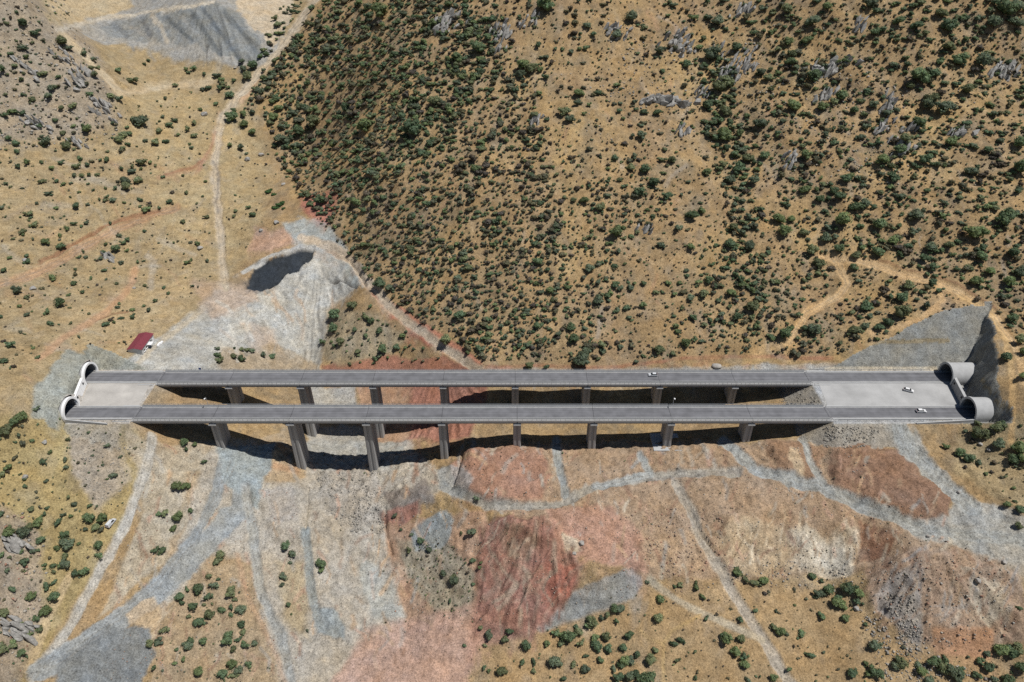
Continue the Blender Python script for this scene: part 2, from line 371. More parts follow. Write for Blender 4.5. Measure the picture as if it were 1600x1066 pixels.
# drainage folds running down the big hillside
fold = ridged((GX + 0.35 * GY) * 0.018 + 0.5 * perlin(GX * 0.01, GY * 0.01), GY * 0.006, 2)
Z += hill * sstep(-50, 30, GX) * (1.0 + 1.3 * sstep(60, 140, GX)) * (fold - 0.6)
Z += rock * (1.0 - 0.4 * hill) * (1.2 * ridged(GX * 0.13, GY * 0.13, 4) - 0.5)
wob = 1.5 * perlin(GX * 0.05, GY * 0.05)
FAN = np.zeros(Z.shape)
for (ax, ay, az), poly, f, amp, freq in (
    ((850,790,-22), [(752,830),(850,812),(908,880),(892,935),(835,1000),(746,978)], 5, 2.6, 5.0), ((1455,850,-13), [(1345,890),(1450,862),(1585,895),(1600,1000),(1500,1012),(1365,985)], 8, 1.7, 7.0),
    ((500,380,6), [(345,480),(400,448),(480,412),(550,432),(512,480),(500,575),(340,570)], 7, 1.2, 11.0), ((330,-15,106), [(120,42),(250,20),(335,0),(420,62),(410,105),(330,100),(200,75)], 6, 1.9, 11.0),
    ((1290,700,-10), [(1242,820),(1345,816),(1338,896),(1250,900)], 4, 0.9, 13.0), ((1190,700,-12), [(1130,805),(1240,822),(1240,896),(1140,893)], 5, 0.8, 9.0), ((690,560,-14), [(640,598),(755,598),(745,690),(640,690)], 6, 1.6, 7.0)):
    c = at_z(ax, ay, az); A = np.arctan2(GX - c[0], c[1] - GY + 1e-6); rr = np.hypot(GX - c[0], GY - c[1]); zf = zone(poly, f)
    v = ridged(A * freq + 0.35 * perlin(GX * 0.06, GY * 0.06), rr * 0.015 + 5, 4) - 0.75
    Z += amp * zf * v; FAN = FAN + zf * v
Z += 0.4 * rills * (1.25 * ridged(GX * 0.12 + wob, GY * 0.018 + 3, 4) - 0.8)
dist = zone([(250,700),(640,690),(1290,690),(1500,700),(1620,830),(1620,1010),(1380,990),(1340,920),(1020,905),(900,975),(760,985),(640,1080),(250,1080),(120,1030),(230,800)], 14)
Z += dist * (1.25 * ridged(GX * 0.06, GY * 0.08, 4) + 0.75 * ridged(GX * 0.22, GY * 0.22, 3) + 0.3 * ridged(GX * 0.6, GY * 0.6, 2) - 1.1)
for pts, f, dz in (([(715,765),(735,705),(850,705),(864,750),(840,780),(735,788)], 10, 3.2), ([(1292,705),(1390,708),(1475,790),(1465,812),(1400,806),(1305,765)], 14, 3.4), ([(595,800),(650,770),(690,785),(650,800),(610,835)], 9, 2.2),
                   ([(1195,700),(1250,700),(1265,745),(1215,740)], 10, 2.5), ([(395,775),(470,765),(475,840),(440,850)], 10, 1.6), ([(420,700),(470,700),(480,735),(430,735)], 8, 1.5), ([(770,815),(850,808),(900,850),(860,860),(800,835)], 10, 1.8)):
    Z += dz * zone(pts, f)
# tracks are graded flat with a berm of pushed earth on either side; washes are cut in
TRK = [([(240,688),(226,740),(190,830),(150,900),(105,985),(50,1060)], 15), ([(365,725),(335,790),(300,850),(240,920),(150,990),(70,1045)], 17), ([(385,765),(398,850),(405,920),(440,1000),(460,1080)], 15),
       ([(690,762),(760,795),(870,792),(940,762),(1060,742),(1150,742)], 13), ([(868,690),(872,730),(882,775)], 12), ([(1055,760),(1080,800),(1105,860),(1150,935),(1195,1005),(1245,1085)], 16), ([(1130,692),(1180,740),(1280,765),(1370,805),(1440,830),(1600,850)], 17),
       ([(1252,690),(1262,720),(1285,760)], 13), ([(1385,672),(1420,705),(1470,760),(1520,800)], 24), ([(1285,398),(1360,412),(1440,435),(1500,455),(1555,492),(1590,545)], 12), ([(1305,398),(1325,440),(1310,460),(1262,490),(1230,535)], 14),
       ([(352,450),(342,340),(335,262),(345,190),(372,150),(398,125),(440,72),(500,-10)], 13), ([(500,380),(548,405),(575,445),(625,495),(690,540),(745,578)], 13), ([(-40,455),(60,425),(130,385),(220,345),(275,325)], 12), ([(478,840),(486,920),(500,970),(525,1000)], 14)]
for pts, w in TRK:
    nar = zone(pts, 4, w); wid = zone(pts, 5, w + 8); Z += 0.35 * np.clip(wid - nar, 0, 1) - 0.45 * nar
for pts, w, dz in (([(600,800),(604,840),(613,868)], 4, -1.8), ([(484,765),(478,800),(474,840)], 4, -1.6), ([(700,770),(716,745),(722,715)], 4, -2.0), ([(1075,790),(1100,840),(1122,872)], 4, -1.5), ([(1140,880),(1158,845),(1178,832)], 3, -1.6), ([(752,960),(760,900),(790,845)], 5, 1.2), ([(810,965),(835,910),(862,868)], 5, 1.3), ([(880,905),(890,935),(880,960)], 4, -1.2),
                   ([(60,412),(120,376),(180,348),(250,330)], 5, -1.2), ([(150,500),(175,490),(200,487)], 4, -0.8), ([(1240,620),(1250,700)], 3, -0.6), ([(725,568),(745,582)], 4, -1.5), ([(1290,500),(1400,470),(1440,452)], 4, -0.8), ([(1335,885),(1345,850),(1348,815)], 4, -1.2), ([(1240,895),(1246,850),(1250,820)], 3, -0.6)):
    Z += dz * zone(pts, 3, w)
# dark scarp on the spoil heap: a shallow hollow, its ground coloured much darker
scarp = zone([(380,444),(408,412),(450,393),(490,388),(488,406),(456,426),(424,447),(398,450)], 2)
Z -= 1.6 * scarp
# steps along the bench roads and cracks in the heap's crown
for pts, w, dz in (([(540,405),(560,425),(572,445)], 3, -2.2), ([(515,438),(545,442),(556,447)], 3, -1.5)):
    Z += dz * zone(pts, 2, w)

TUN_R, TUN_C = 5.2, 1.7
PORT = {'left_near': (-194.5, 0.0, -1), 'left_far': (-198.5, YF, -1), 'right_near': (201.5, 0.0, 1), 'right_far': (204.5, YF, 1)}
# --- platforms of the two roads between bridge ends and tunnels: fill and cut
ZP = -0.14
BX0, BX1 = -165.5, 139.5                       # abutments
def platform(Z, x0, x1, y0, y1, fillL, fillR, fillS, fillN, cutL, cutR, cutS, cutN, rag):
    GXw = GX + np.where((GX > 206) | (GX < -200) | (GY > 34), 2.6 * fbm(GX * 0.07, GY * 0.07, 3), 0); dl = np.maximum(x0 - GX, 0); dr = np.maximum(GXw - x1, 0); ds = np.maximum(y0 - GY, 0); dn = np.maximum(GY - y1, 0)
    low = ZP - (dl * fillL + dr * fillR + ds * fillS + dn * fillN) - 0
    high = ZP + np.maximum.reduce([dl * cutL, dr * cutR, ds * cutS, dn * cutN])
    out = (dl + dr + ds + dn) > 0
    r = rag * (ridged(GX * 0.14, GY * 0.14, 3) - 0.7)
    r = np.where(out, r * np.clip((dl + dr + ds + dn) / 3, 0, 1), 0)
    W = np.where(Z > high, np.maximum(high + r, ZP + 0.0 * r), np.where(Z < low, low + 0.35 * r, Z))
    cutm = (Z > high) & out; fillm = (Z < low) & out
    return np.where(out, W, ZP), cutm, fillm, ~out
Z, cutR_, fillR_, padR = platform(Z, BX1 + 1, 207.5 + 0.42 * np.maximum(GY - 9, 0), -6.5, 32.0, 0.75, 9, 0.8, 0.8, 9, 2.7, 0.9, 0.95, 0.6)
Z, cutL_, fillL_, padL = platform(Z, -196.0 - 0.16 * GY, BX0 - 1, -6.5, 32.0, 9, 0.8, 0.85, 0.8, 4.0, 9, 1.2, 0.95, 0.5)

# backfill heaped over the two left tunnel tubes, right behind their collars
for key in ('left_near', 'left_far'):
    xp, yp, _ = PORT[key]; d = xp - GX; dy = np.abs(GY - yp)
    cover = np.where((d > 0.9) & (d < 26) & (dy < 11), 7.75 + 0.14 * d - (dy / 11) ** 2 * 7.0, -99); new = cover > Z; Z = np.where(new, cover + 0.3 * fbm(GX * 0.3, GY * 0.3, 2), Z); cutL_ = cutL_ | new

# --- colours of the ground (what the soil itself looks like)
C = np.zeros(Z.shape + (3,)); C[:] = lin((168, 140, 98))
yel = sstep(-0.25, 0.55, fbm(GX * 0.02 + 5, GY * 0.02, 4))[..., None]
C = C * (1 - 0.55 * yel) + lin((182, 152, 98)) * 0.6 * yel
pnk = sstep(0.05, 0.6, fbm(GX * 0.03 - 50, GY * 0.03 + 9, 4))[..., None]
C = C * (1 - 0.5 * pnk) + lin((166, 138, 104)) * 0.5 * pnk
BARE = np.maximum.reduce([padR * 1.0, padL * 1.0, cutR_ * 1.0, cutL_ * 1.0])
# stony, thinly grown patches over the big hillside and the left slope
st1 = sstep(0.05, 0.5, fbm(GX * 0.055 + 21, GY * 0.055 - 4, 5, 0.62)); st2 = sstep(0.1, 0.5, fbm(GX * 0.16 - 31, GY * 0.13 + 8, 4, 0.6))
C = C * (1 - 0.55 * st1[..., None]) + lin((138, 125, 102)) * 0.55 * st1[..., None]
C = C * (1 - 0.40 * st2[..., None]) + lin((132, 114, 90)) * 0.40 * st2[..., None]
def paint(rgb, pts, feather=7, width=None, a=1.0, mask=None):
    sl, w = zone_sub(pts, feather if width else 0.5 * feather, width); w = a * w
    if mask is not None: w = w * mask[sl]
    elif width: BARE[sl] = np.maximum(BARE[sl], w)
    w = w[..., None]; C[sl] = C[sl] * (1 - w) + lin(rgb) * w
def paintw(rgb, w, a=1.0):
    global C
    w = (a * w)[..., None]; C = C * (1 - w) + lin(rgb) * w
TAN, YEL, PALE = (168,147,108), (176,152,100), (184,173,152)
GREY, BLUE, DGREY = (166,164,156), (152,155,152), (132,136,137)
RED, PINK, ORG, BRN = (152,110,95), (190,146,124), (190,152,114), (146,112,88)
# left slope and side valley
paint(TAN, [(-300,-200),(480,-200),(490,0),(400,160),(430,280),(380,420),(330,470),(250,560),(0,760),(-300,760)], 25)
paint((180,158,114), [(150,150),(300,140),(390,200),(420,330),(340,420),(250,330),(230,230)], 30, a=0.6)
paint((184,160,118), [(90,490),(200,460),(330,430),(260,520),(180,570),(110,560)], 20, a=0.7)
paint((160,148,132), [(-200,-100),(80,-40),(150,70),(190,190),(120,215),(-200,240)], 20, a=0.75)
paint((164,158,148), [(60,-60),(470,-60),(440,60),(410,105),(330,100),(150,60)], 12)
paint((124,127,126), [(250,25),(330,5),(372,25),(410,80),(400,100),(350,92),(300,70)], 8)
paint((130,132,128), [(150,45),(240,25),(270,70),(200,68)], 7, a=0.6)
paint((196,176,146), [(345,-40),(470,-40),(445,50),(425,75),(395,55)], 7)
paint((178,160,124), [(60,-40),(150,-20),(210,20),(130,42),(80,35)], 10)
paint((188,176,158), [(90,48),(160,28),(250,18),(335,4)], 4, 8)
paint((186,166,134), [(95,55),(130,85),(165,120),(190,145)], 4, 12)
paint((184,164,130), [(190,145),(240,135),(330,128)], 6, 14, a=0.6)
paint((186,150,112), [(-40,455),(60,425),(130,385),(220,345),(275,325)], 4, 14)
paint((160,112,80), [(60,412),(120,376),(180,348),(250,330)], 3, 4, a=0.7)
paint((178,140,106), [(250,275),(310,262),(330,240)], 4, 8, a=0.7)
paint((176,132,104), [(305,270),(325,235),(338,205),(345,175)], 4, 5, a=0.4)
paint((190,158,118), [(60,560),(110,520),(160,490),(200,455),(210,420)], 5, 12, a=0.8)
paint((190,172,144), [(352,450),(342,340),(335,262),(345,190),(372,150),(398,125),(440,72),(500,-10)], 4, 13)
paint((150,142,130), [(338,310),(340,280),(334,255)], 3, 5, a=0.7)
paint((192,160,126), [(378,160),(405,120),(445,66)], 3, 8)
# spoil heap
paint((176,174,166), [(150,600),(200,560),(300,490),(335,450),(400,445),(430,425),(485,398),(530,372),(470,335),(540,385),(572,440),(520,470),(508,500),(505,580),(340,585)], 9)
paint((186,160,136), [(300,440),(400,440),(410,470),(330,500)], 10, a=0.7)
paint((196,168,140), [(380,500),(430,520),(440,560),(400,545)], 8, a=0.6)
paint((186,150,124), [(400,362),(480,352),(500,372),(430,385),(385,392)], 7)
paint((168,172,168), [(440,350),(500,340),(555,400),(575,450),(550,440),(520,395),(470,378)], 6)
paint((182,120,98), [(465,308),(530,292),(525,330),(508,352),(480,330)], 6)
paint((64,70,76), [(380,444),(408,412),(450,393),(490,388),(488,406),(456,426),(424,447),(398,450)], 3)  # dark blue-grey tone over the scarp outline
paint((176,174,168), [(378,425),(420,402),(470,386),(510,388)], 3, 6)
paint((96,94,90), [(540,405),(560,425),(572,445)], 2, 3)
paint((100,96,92), [(515,438),(545,442),(556,447)], 2, 2.5)
paint((190,178,156), [(200,585),(260,525),(320,480)], 4, 8)
paint((168,148,118), [(345,545),(420,540),(500,570),(500,580),(345,580)], 8, a=0.85)
# road along the foot of the hill, red bank above it
paint((176,106,82), [(590,470),(640,500),(690,525),(730,562),(700,552),(640,520)], 5)
paint((188,164,140), [(500,380),(548,405),(575,445),(625,495),(690,540),(745,578)], 4, 13)
paint((166,150,120), [(508,480),(590,490),(640,530),(600,560),(508,560)], 9)
paint((168,116,92), [(510,568),(600,555),(690,560),(740,580),(740,600),(520,600)], 6)
paint((178,168,152), [(745,580),(900,583),(1100,581),(1310,575)], 4, 14)
paint((170,112,86), [(745,574),(860,572),(960,574),(1060,560),(1180,556),(1300,562)], 4, 6, a=0.7)
paint((168,166,160), [(1010,578),(1200,568),(1310,572),(1310,584),(1010,586)], 4)
# tracks upper right
paint((204,166,112), [(1285,398),(1360,412),(1440,435),(1500,455),(1555,492),(1590,545),(1650,620)], 4, 12)
paint((200,162,108), [(1305,398),(1325,440),(1310,460),(1262,490),(1230,535),(1180,548)], 5, 15, a=0.9)
paint((204,166,108), [(1500,462),(1545,485),(1575,540),(1582,600),(1580,690)], 4, 10)
paint((198,160,108), [(1460,440),(1475,470),(1440,500),(1360,520)], 4, 8, a=0.8)
# left, below the road
paint((170,150,100), [(-300,645),(110,650),(235,690),(200,800),(60,1040),(20,1100),(-300,1100)], 12)
paint((162,148,132), [(-200,790),(0,790),(60,830),(78,930),(45,1040),(20,1100),(-200,1100)], 12, a=0.85)
paint((170,156,136), [(112,665),(190,675),(205,750),(150,790),(108,740)], 10)
paint((182,170,148), [(205,690),(330,690),(350,735),(290,850),(200,930),(150,965),(230,800)], 8)
paint((178,150,112), [(290,740),(325,740),(310,790),(270,850),(255,900),(300,830)], 5, a=0.6)
# disturbed ground from the valley to the right
paint((180,171,156), [(330,690),(640,690),(700,760),(620,830),(640,1000),(560,1100),(330,1100),(240,1000)], 10)
paint((172,150,118), [(245,980),(330,865),(392,880),(450,1100),(235,1100)], 9)
paint((176,156,118), [(430,880),(480,885),(488,1005),(450,975)], 16, a=0.8)
paint((178,156,124), [(400,690),(450,670),(480,720),(470,760),(420,760)], 6)
paint((196,152,112), [(400,700),(440,705),(465,740),(430,735)], 5, 9, a=0.7)
paint((168,168,160), [(480,690),(640,690),(620,735),(500,735)], 6, a=0.8)
paint((176,168,156), [(495,738),(592,738),(602,830),(545,820),(510,790)], 7)
paint((178,170,160), [(420,770),(460,770),(465,815),(430,820)], 6)
paint((140,130,122), [(600,770),(665,755),(685,790),(620,805)], 6)
paint((162,116,102), [(592,808),(660,790),(665,810),(610,838)], 6)
paint((184,150,122), [(600,830),(760,800),(760,980),(640,990)], 8)
paint((156,146,126), [(620,850),(700,850),(745,900),(735,970),(690,965),(640,920)], 8)
paint((152,158,158), [(642,838),(705,800),(716,815),(700,850),(650,865)], 5)
paint((176,176,168), [(565,868),(612,900),(635,965),(585,970),(560,900)], 7)
paint((190,154,136), [(570,985),(740,945),(765,985),(750,1100),(500,1100)], 14, a=0.85)
paint((170,116,95), [(640,600),(760,596),(755,640),(735,690),(640,690)], 6)
paint((178,140,112), [(565,600),(645,600),(640,690),(575,690)], 6, a=0.8)
paint((172,146,118), [(745,695),(1300,690),(1480,800),(1600,860),(1600,900),(1350,900),(1130,910),(1000,910),(880,830),(760,800)], 10)
paint((174,132,108), [(700,735),(735,705),(850,705),(862,750),(840,785),(730,790)], 8)
paint(RED, [(756,824),(800,812),(850,815),(888,850),(912,890),(900,930),(850,985),(790,1000),(740,985),(748,900)], 14)
paint((180,140,122), [(740,960),(800,985),(850,985),(830,1030),(730,1030)], 14, a=0.7)
paint((132,112,92), [(775,840),(815,825),(850,850),(815,900),(790,880)], 8, a=0.65)
paint((176,108,88), [(850,880),(905,890),(890,940),(850,965)], 8, a=0.7)
paint(PINK, [(850,800),(960,795),(1000,830),(1010,900),(930,880),(880,860)], 10, a=0.85)
paint((206,190,164), [(880,835),(905,840),(915,865),(892,868)], 4)
paint((150,152,150), [(900,930),(985,890),(1005,915),(985,945),(900,978),(840,990)], 7)
paint((186,158,126), [(990,850),(1100,830),(1115,890),(1030,905)], 8, a=0.8)
paint((150,117,94), [(1292,700),(1395,705),(1480,790),(1470,815),(1400,812),(1300,765)], 7)
paint((152,116,88), [(1190,690),(1290,700),(1270,760),(1200,740)], 7, a=0.7)
paint((208,186,150), [(1225,710),(1245,715),(1260,755),(1240,755)], 4, a=0.7)
paint((186,164,132), [(1120,838),(1150,812),(1200,824),(1236,836),(1242,900),(1188,908),(1138,890)], 9)
paint((204,190,166), [(1222,834),(1262,830),(1290,842),(1318,824),(1348,832),(1334,870),(1330,902),(1288,908),(1246,898),(1236,868)], 8)
paint((216,206,186), [(1258,842),(1288,850),(1314,836),(1320,884),(1296,896),(1266,886)], 8, a=0.7)
paint((142,104,80), [(1346,812),(1412,838),(1380,870),(1340,885)], 5)
paint((166,142,120), [(1340,885),(1450,855),(1590,890),(1620,1000),(1500,1020),(1370,985)], 8)
paint((150,148,146), [(1362,935),(1430,882),(1440,900),(1440,1010),(1395,985)], 6, a=0.85)
paint((194,182,160), [(1510,905),(1560,915),(1575,960),(1540,985),(1510,950)], 7, a=0.8)
paint((184,140,104), [(1455,990),(1550,985),(1545,1030),(1465,1022)], 8)
paint((172,144,102), [(745,1010),(850,990),(1000,935),(1060,905),(1210,912),(1345,935),(1420,1010),(1500,1030),(1800,1040),(1800,1300),(690,1300)], 10)
paint((168,148,110), [(1500,660),(1620,640),(1700,830),(1590,800),(1490,740)], 12)
paint((170,168,160), [(1370,678),(1420,680),(1450,720),(1500,770),(1640,830),(1700,880),(1640,905),(1540,865),(1440,845),(1390,815),(1470,812),(1490,790),(1400,715)], 7)
paint((178,168,150), [(1540,850),(1640,880),(1640,930),(1590,900)], 7, a=0.7)
# soils mix where they meet: spill down the slope and patchy blending across the borders
def gather(A, dx, dy):
    i = np.clip(np.searchsorted(gx, GX + dx), 0, len(gx) - 1); j = np.clip(np.searchsorted(gy, GY + dy), 0, len(gy) - 1); return A[j, i]
keep = (padR | padL | cutR_ | cutL_)
CA = C.copy()
for k, (sx, sy, fr, amt) in enumerate(((4, 8, 0.06, 0.35), (3, 6, 0.15, 0.45), (8, 11, 0.03, 0.25))):
    q = gather(CA, sx * fbm(GX * fr + 70 * k, GY * fr, 3), sy * (0.5 + fbm(GX * fr * 2, GY * fr * 0.5 + 33 * k, 3)))
    w = (amt * (1 - 0.5 * dist) * sstep(-0.15, 0.45, fbm(GX * 0.09 + 11 * k, GY * 0.05 - 7 * k, 4)) * ~keep)[..., None]
    C = C * (1 - w) + q * w
# exposed paler gravel and browner earth in patches of all sizes
pat = fbm(GX * 0.07 + 3, GY * 0.07 + 80, 5, 0.65)
C *= (1 + 0.22 * (1 - 0.55 * dist) * np.clip(pat, -1, 1) * ~keep)[..., None]
grey_p = (0.30 * (1 - 0.7 * dist) * sstep(0.1, 0.6, fbm(GX * 0.11 - 9, GY * 0.06 + 14, 4, 0.6)) * ~keep)[..., None]
C = C * (1 - 0.6 * grey_p) + 0.6 * C.mean(-1, keepdims=True) * np.array((1.02, 1.0, 0.96)) * grey_p
# spills, washes and wheel-scraped patches of other soils
rs = np.random.default_rng(21); free = (~keep) * 1.0
def streaks(poly, n, cols, lmin, lmax, wmin, wmax, tilt, amin=0.35, amax=0.8):
    p = np.array(poly, float); k = 0
    while k < n:
        x, y = rs.uniform(p[:, 0].min(), p[:, 0].max()), rs.uniform(p[:, 1].min(), p[:, 1].max())
        if not inside(np.array([x]), np.array([y]), poly)[0]: continue
        l = rs.uniform(lmin, lmax); a = rs.normal(tilt, 0.45); dx, dy = l * math.sin(a), l * math.cos(a); b = rs.normal(0, 0.15) * l
        w = rs.uniform(wmin, wmax)
        paint(cols[rs.integers(len(cols))], [(x - dx / 2, y - dy / 2), (x + b, y), (x + dx / 2, y + dy / 2)], w * 0.7, w, rs.uniform(amin, amax), mask=free); k += 1
EARTH = [(178,172,160),(192,180,158),(186,150,128),(166,128,104),(150,116,94),(196,164,128),(160,160,156),(172,146,116)]
streaks([(240,700),(640,695),(900,700),(900,800),(740,800),(640,1060),(260,1060),(140,1010)], 260, EARTH, 6, 40, 1.5, 6.5, 0.1)
streaks([(750,700),(1290,695),(1480,800),(1590,880),(1590,990),(1340,900),(1020,905),(880,830)], 300, EARTH, 5, 32, 1.5, 6.5, 0.0)
streaks([(752,830),(850,815),(905,880),(890,930),(840,995),(752,975)], 80, [(134,98,84),(174,130,112),(150,132,114),(178,142,122),(156,112,98),(170,150,130)], 14, 70, 2, 8, -0.35, 0.45, 0.9)
streaks([(340,480),(480,415),(550,430),(510,480),(500,575),(340,570)], 45, [(190,188,180),(152,152,148),(186,166,144),(200,196,186)], 14, 60, 2, 6, 0.5)
streaks([(120,40),(330,-5),(420,60),(410,105),(330,100),(200,75)], 40, [(186,178,164),(112,116,118),(150,148,142),(176,160,136)], 14, 50, 2, 6, 0.55)
streaks([(1130,800),(1345,815),(1335,895),(1140,895)], 40, [(222,208,182),(176,152,120),(160,136,108),(206,188,158)], 14, 50, 2, 5, 0.05)
streaks([(1340,885),(1450,860),(1590,895),(1610,1000),(1500,1015),(1365,980)], 50, [(150,148,146),(178,158,136),(140,112,92),(168,140,116),(184,172,154)], 16, 60, 2, 6, -0.45)
streaks([(0,250),(330,250),(340,430),(180,560),(0,640)], 70, [(190,164,122),(158,142,120),(186,148,112),(176,168,152)], 15, 60, 3, 9, 1.2, 0.2, 0.45)
streaks([(520,300),(900,0),(1600,0),(1600,480),(1300,550),(760,560)], 150, [(188,160,120),(152,134,112),(176,136,102),(166,156,142)], 10, 50, 2.5, 8, 0.2, 0.2, 0.5)
streaks([(640,596),(750,596),(745,690),(640,690)], 18, [(146,96,80),(186,134,112),(180,146,122)], 12, 40, 2, 5, -0.1)
paint((160,157,150), [(60,-60),(470,-60),(446,52),(412,106),(330,102),(250,88),(130,54)], 6)
paint((186,166,130), [(60,-60),(200,-60),(210,10),(150,30),(90,42)], 6)
paint((134,137,136), [(150,45),(252,22),(300,72),(205,70)], 5, a=0.8)
paint((134,137,136), [(252,24),(332,4),(372,25),(412,80),(402,100),(350,92),(300,70)], 4)
paint((196,178,150), [(345,-40),(470,-40),(445,50),(425,75),(385,35)], 5)
paint((192,182,164), [(90,48),(160,30),(250,19),(335,4)], 3, 6)
for (x0, y0, x1, y1, c) in ((262,30,300,66,(96,102,106)),(282,26,322,74,(150,150,146)),(300,22,345,88,(98,104,108)),(318,16,372,90,(92,98,103)),(336,14,395,92,(140,142,140)),(352,22,405,88,(104,110,114)),(205,45,240,68,(150,146,138)),(240,30,262,70,(190,178,158)),(180,40,200,62,(118,120,120)),(222,32,236,62,(108,110,112))):
    paint(c, [(x0, y0), ((x0 + x1) / 2 + 2, (y0 + y1) / 2), (x1, y1)], 3, 7, a=0.75)
paint((58,64,71), [(380,444),(408,412),(450,393),(490,388),(488,406),(456,426),(424,447),(398,450)], 2)  # scarp outline darkened again after the soils are mixed
paint((188,186,180), [(378,425),(420,402),(470,386),(510,388)], 3, 5)
paint((80,80,78), [(540,405),(560,425),(572,445)], 2, 2.5); paint((84,82,80), [(515,438),(545,442),(556,447)], 2, 2)
paint((202,184,152), [(95,55),(130,85),(165,120),(188,145)], 3, 10); paint((196,176,142), [(188,145),(240,138),(330,128)], 5, 9, a=0.7)
paint((200,182,154), [(352,450),(342,340),(335,262),(345,190),(372,150),(398,125),(440,72),(500,-10)], 3, 10)
paint((142,132,120), [(340,330),(338,300),(341,275),(334,252)], 3, 4, a=0.8)
paint((156,116,84), [(62,408),(120,374),(180,346),(250,328)], 2, 3.5, a=0.85); paint((160,118,88), [(256,272),(300,264),(318,250)], 2, 3, a=0.8); paint((172,126,102), [(310,268),(326,236),(338,206)], 3, 4, a=0.45)
paint((190,150,112), [(60,562),(110,522),(160,492),(200,458),(212,420)], 4, 9, a=0.8); paint((150,116,86), [(152,500),(176,490),(200,487)], 2, 3, a=0.8)
paint((176,166,150), [(236,450),(238,405),(232,400)], 5, 10, a=0.6)
paint((168,116,92), [(508,572),(600,557),(690,560),(742,580),(742,600),(520,600)], 4, a=0.8); paint((168,118,98), [(640,600),(760,596),(755,640),(735,690),(640,690)], 12, a=0.6)
paint((182,124,98), [(585,458),(640,494),(700,532),(748,568)], 4, 9); paint((200,182,158), [(470,372),(530,388),(566,430),(620,488),(685,535),(748,578)], 4, 12)
paint((176,176,170), [(478,604),(560,604),(560,640),(480,640)], 6, a=0.8); paint((170,168,160), [(470,662),(560,662),(600,720),(500,730)], 6, a=0.8)
paint((212,176,124), [(1285,398),(1360,412),(1440,435),(1500,455),(1555,492),(1588,545),(1600,600)], 3, 11); paint((208,172,120), [(1305,398),(1325,440),(1310,460),(1262,490),(1230,535)], 4, 12); paint((210,174,118), [(1500,462),(1548,487),(1572,530),(1582,600),(1580,690)], 3, 9); paint((150,112,80), [(1360,404),(1440,426),(1500,446),(1556,482)], 2, 3, a=0.8); paint((206,168,116), [(1460,440),(1472,468),(1440,498),(1360,520)], 3, 7, a=0.8)
# gravel tracks
paint((190,184,172), [(240,688),(226,740),(190,830),(150,900),(105,985),(50,1060)], 4, 15)
paint((196,172,132), [(110,900),(75,960),(50,1040)], 4, 14, a=0.7)
paint((156,160,160), [(355,715),(335,790),(300,850),(240,920),(150,990),(70,1045)], 4, 17)
paint((158,162,162), [(395,730),(375,800),(310,870),(235,940),(130,1005),(60,1050)], 5, 34)
paint((158,166,166), [(335,700),(440,700),(420,760),(400,800),(350,760)], 6)
paint(DGREY, [(165,975),(235,985),(245,1025),(205,1090),(90,1070),(100,1035)], 5)
paint((196,172,138), [(190,960),(245,935),(258,960),(240,990),(200,975)], 5, a=0.8)
paint((170,170,164), [(385,765),(398,850),(405,920),(440,1000),(460,1080)], 4, 15)
paint((190,154,122), [(372,870),(385,930),(425,1010),(450,1075)], 6, 8, a=0.5)
paint((152,158,157), [(478,830),(486,920),(498,970)], 4, 15); paint((152,158,157), [(490,950),(530,960),(540,1000),(500,995)], 5)
paint((170,164,152), [(690,762),(760,795),(870,792),(940,762),(1060,742),(1150,742)], 4, 13)
paint((160,164,162), [(680,740),(720,735),(740,760),(720,785),(690,770)], 6, a=0.7)
paint((164,168,166), [(868,690),(872,730),(882,775)], 4, 12)
paint((168,170,166), [(1000,715),(1015,745),(930,765)], 4, 12)
paint((150,142,132), [(1010,755),(1080,745),(1160,738)], 3, 5, a=0.7)
paint((180,168,150), [(1055,760),(1080,800),(1105,860),(1150,935),(1195,1005),(1245,1085)], 4, 16)
paint((150,138,122), [(1060,765),(1085,815),(1118,870)], 3, 3)
paint((166,168,164), [(1130,692),(1180,740),(1280,765),(1370,805),(1440,830),(1600,850)], 4, 17)
paint((166,168,164), [(1252,690),(1262,720),(1285,760)], 4, 13)
paint((168,170,166), [(1385,672),(1420,705),(1470,760),(1520,800)], 5, 24)
paint((184,170,144), [(1015,908),(1060,940),(1100,960),(1190,1000)], 4, 11)
paint((188,158,106), [(1095,962),(1050,985),(1036,1005),(1038,1070)], 3, 5)
paint((184,156,106), [(1036,1005),(1015,1000),(1000,985)], 3, 5, a=0.7)
# wheel ruts worn along the tracks
for pts, w in TRK:
    p = np.array(pts, float); dv = np.gradient(p, axis=0); nv = np.stack([-dv[:, 1], dv[:, 0]], -1) / np.linalg.norm(dv, axis=1)[:, None]
    for o_ in (-0.24, 0.2): paint((132,124,112), [tuple(q) for q in p + nv * o_ * w], 1.5, 2.0, a=0.38, mask=free)
# cut and fill faces, pads
paint((160,162,152), [(48,652),(60,595),(108,546),(135,550),(175,580),(150,612),(112,650)], 5); paintw((160,162,152), np.maximum(cutL_, 0) * 1.0); paintw((176,172,160), fillL_ * (GX < -150) * sstep(30, 6, np.abs(GX + 185)) * 1.0, 0.6)
paintw((146,146,140), cutR_ * 1.0); paintw((164,160,150), (fillR_ & (GX > 118) & (GX < 165)) * 1.0, 0.8)
paintw((176,176,175), padR * 1.0); paintw((186,180,172), padL * 1.0)
paintw((206,194,170), ((GX > 150) & (GX < 204) & (GY > 31.2) & (GY < 33.0)) * 1.0, 0.8)
bench = cutR_ & (np.abs(Z - 9.5 - 1.2 * perlin(GX * 0.1, GY * 0.1)) < 0.7) & (GX < 212)
paintw((150,138,112), bench * 1.0)
lum = (C @ np.array((0.3, 0.5, 0.2)))[..., None]
C = lum + (C - lum) * 0.86
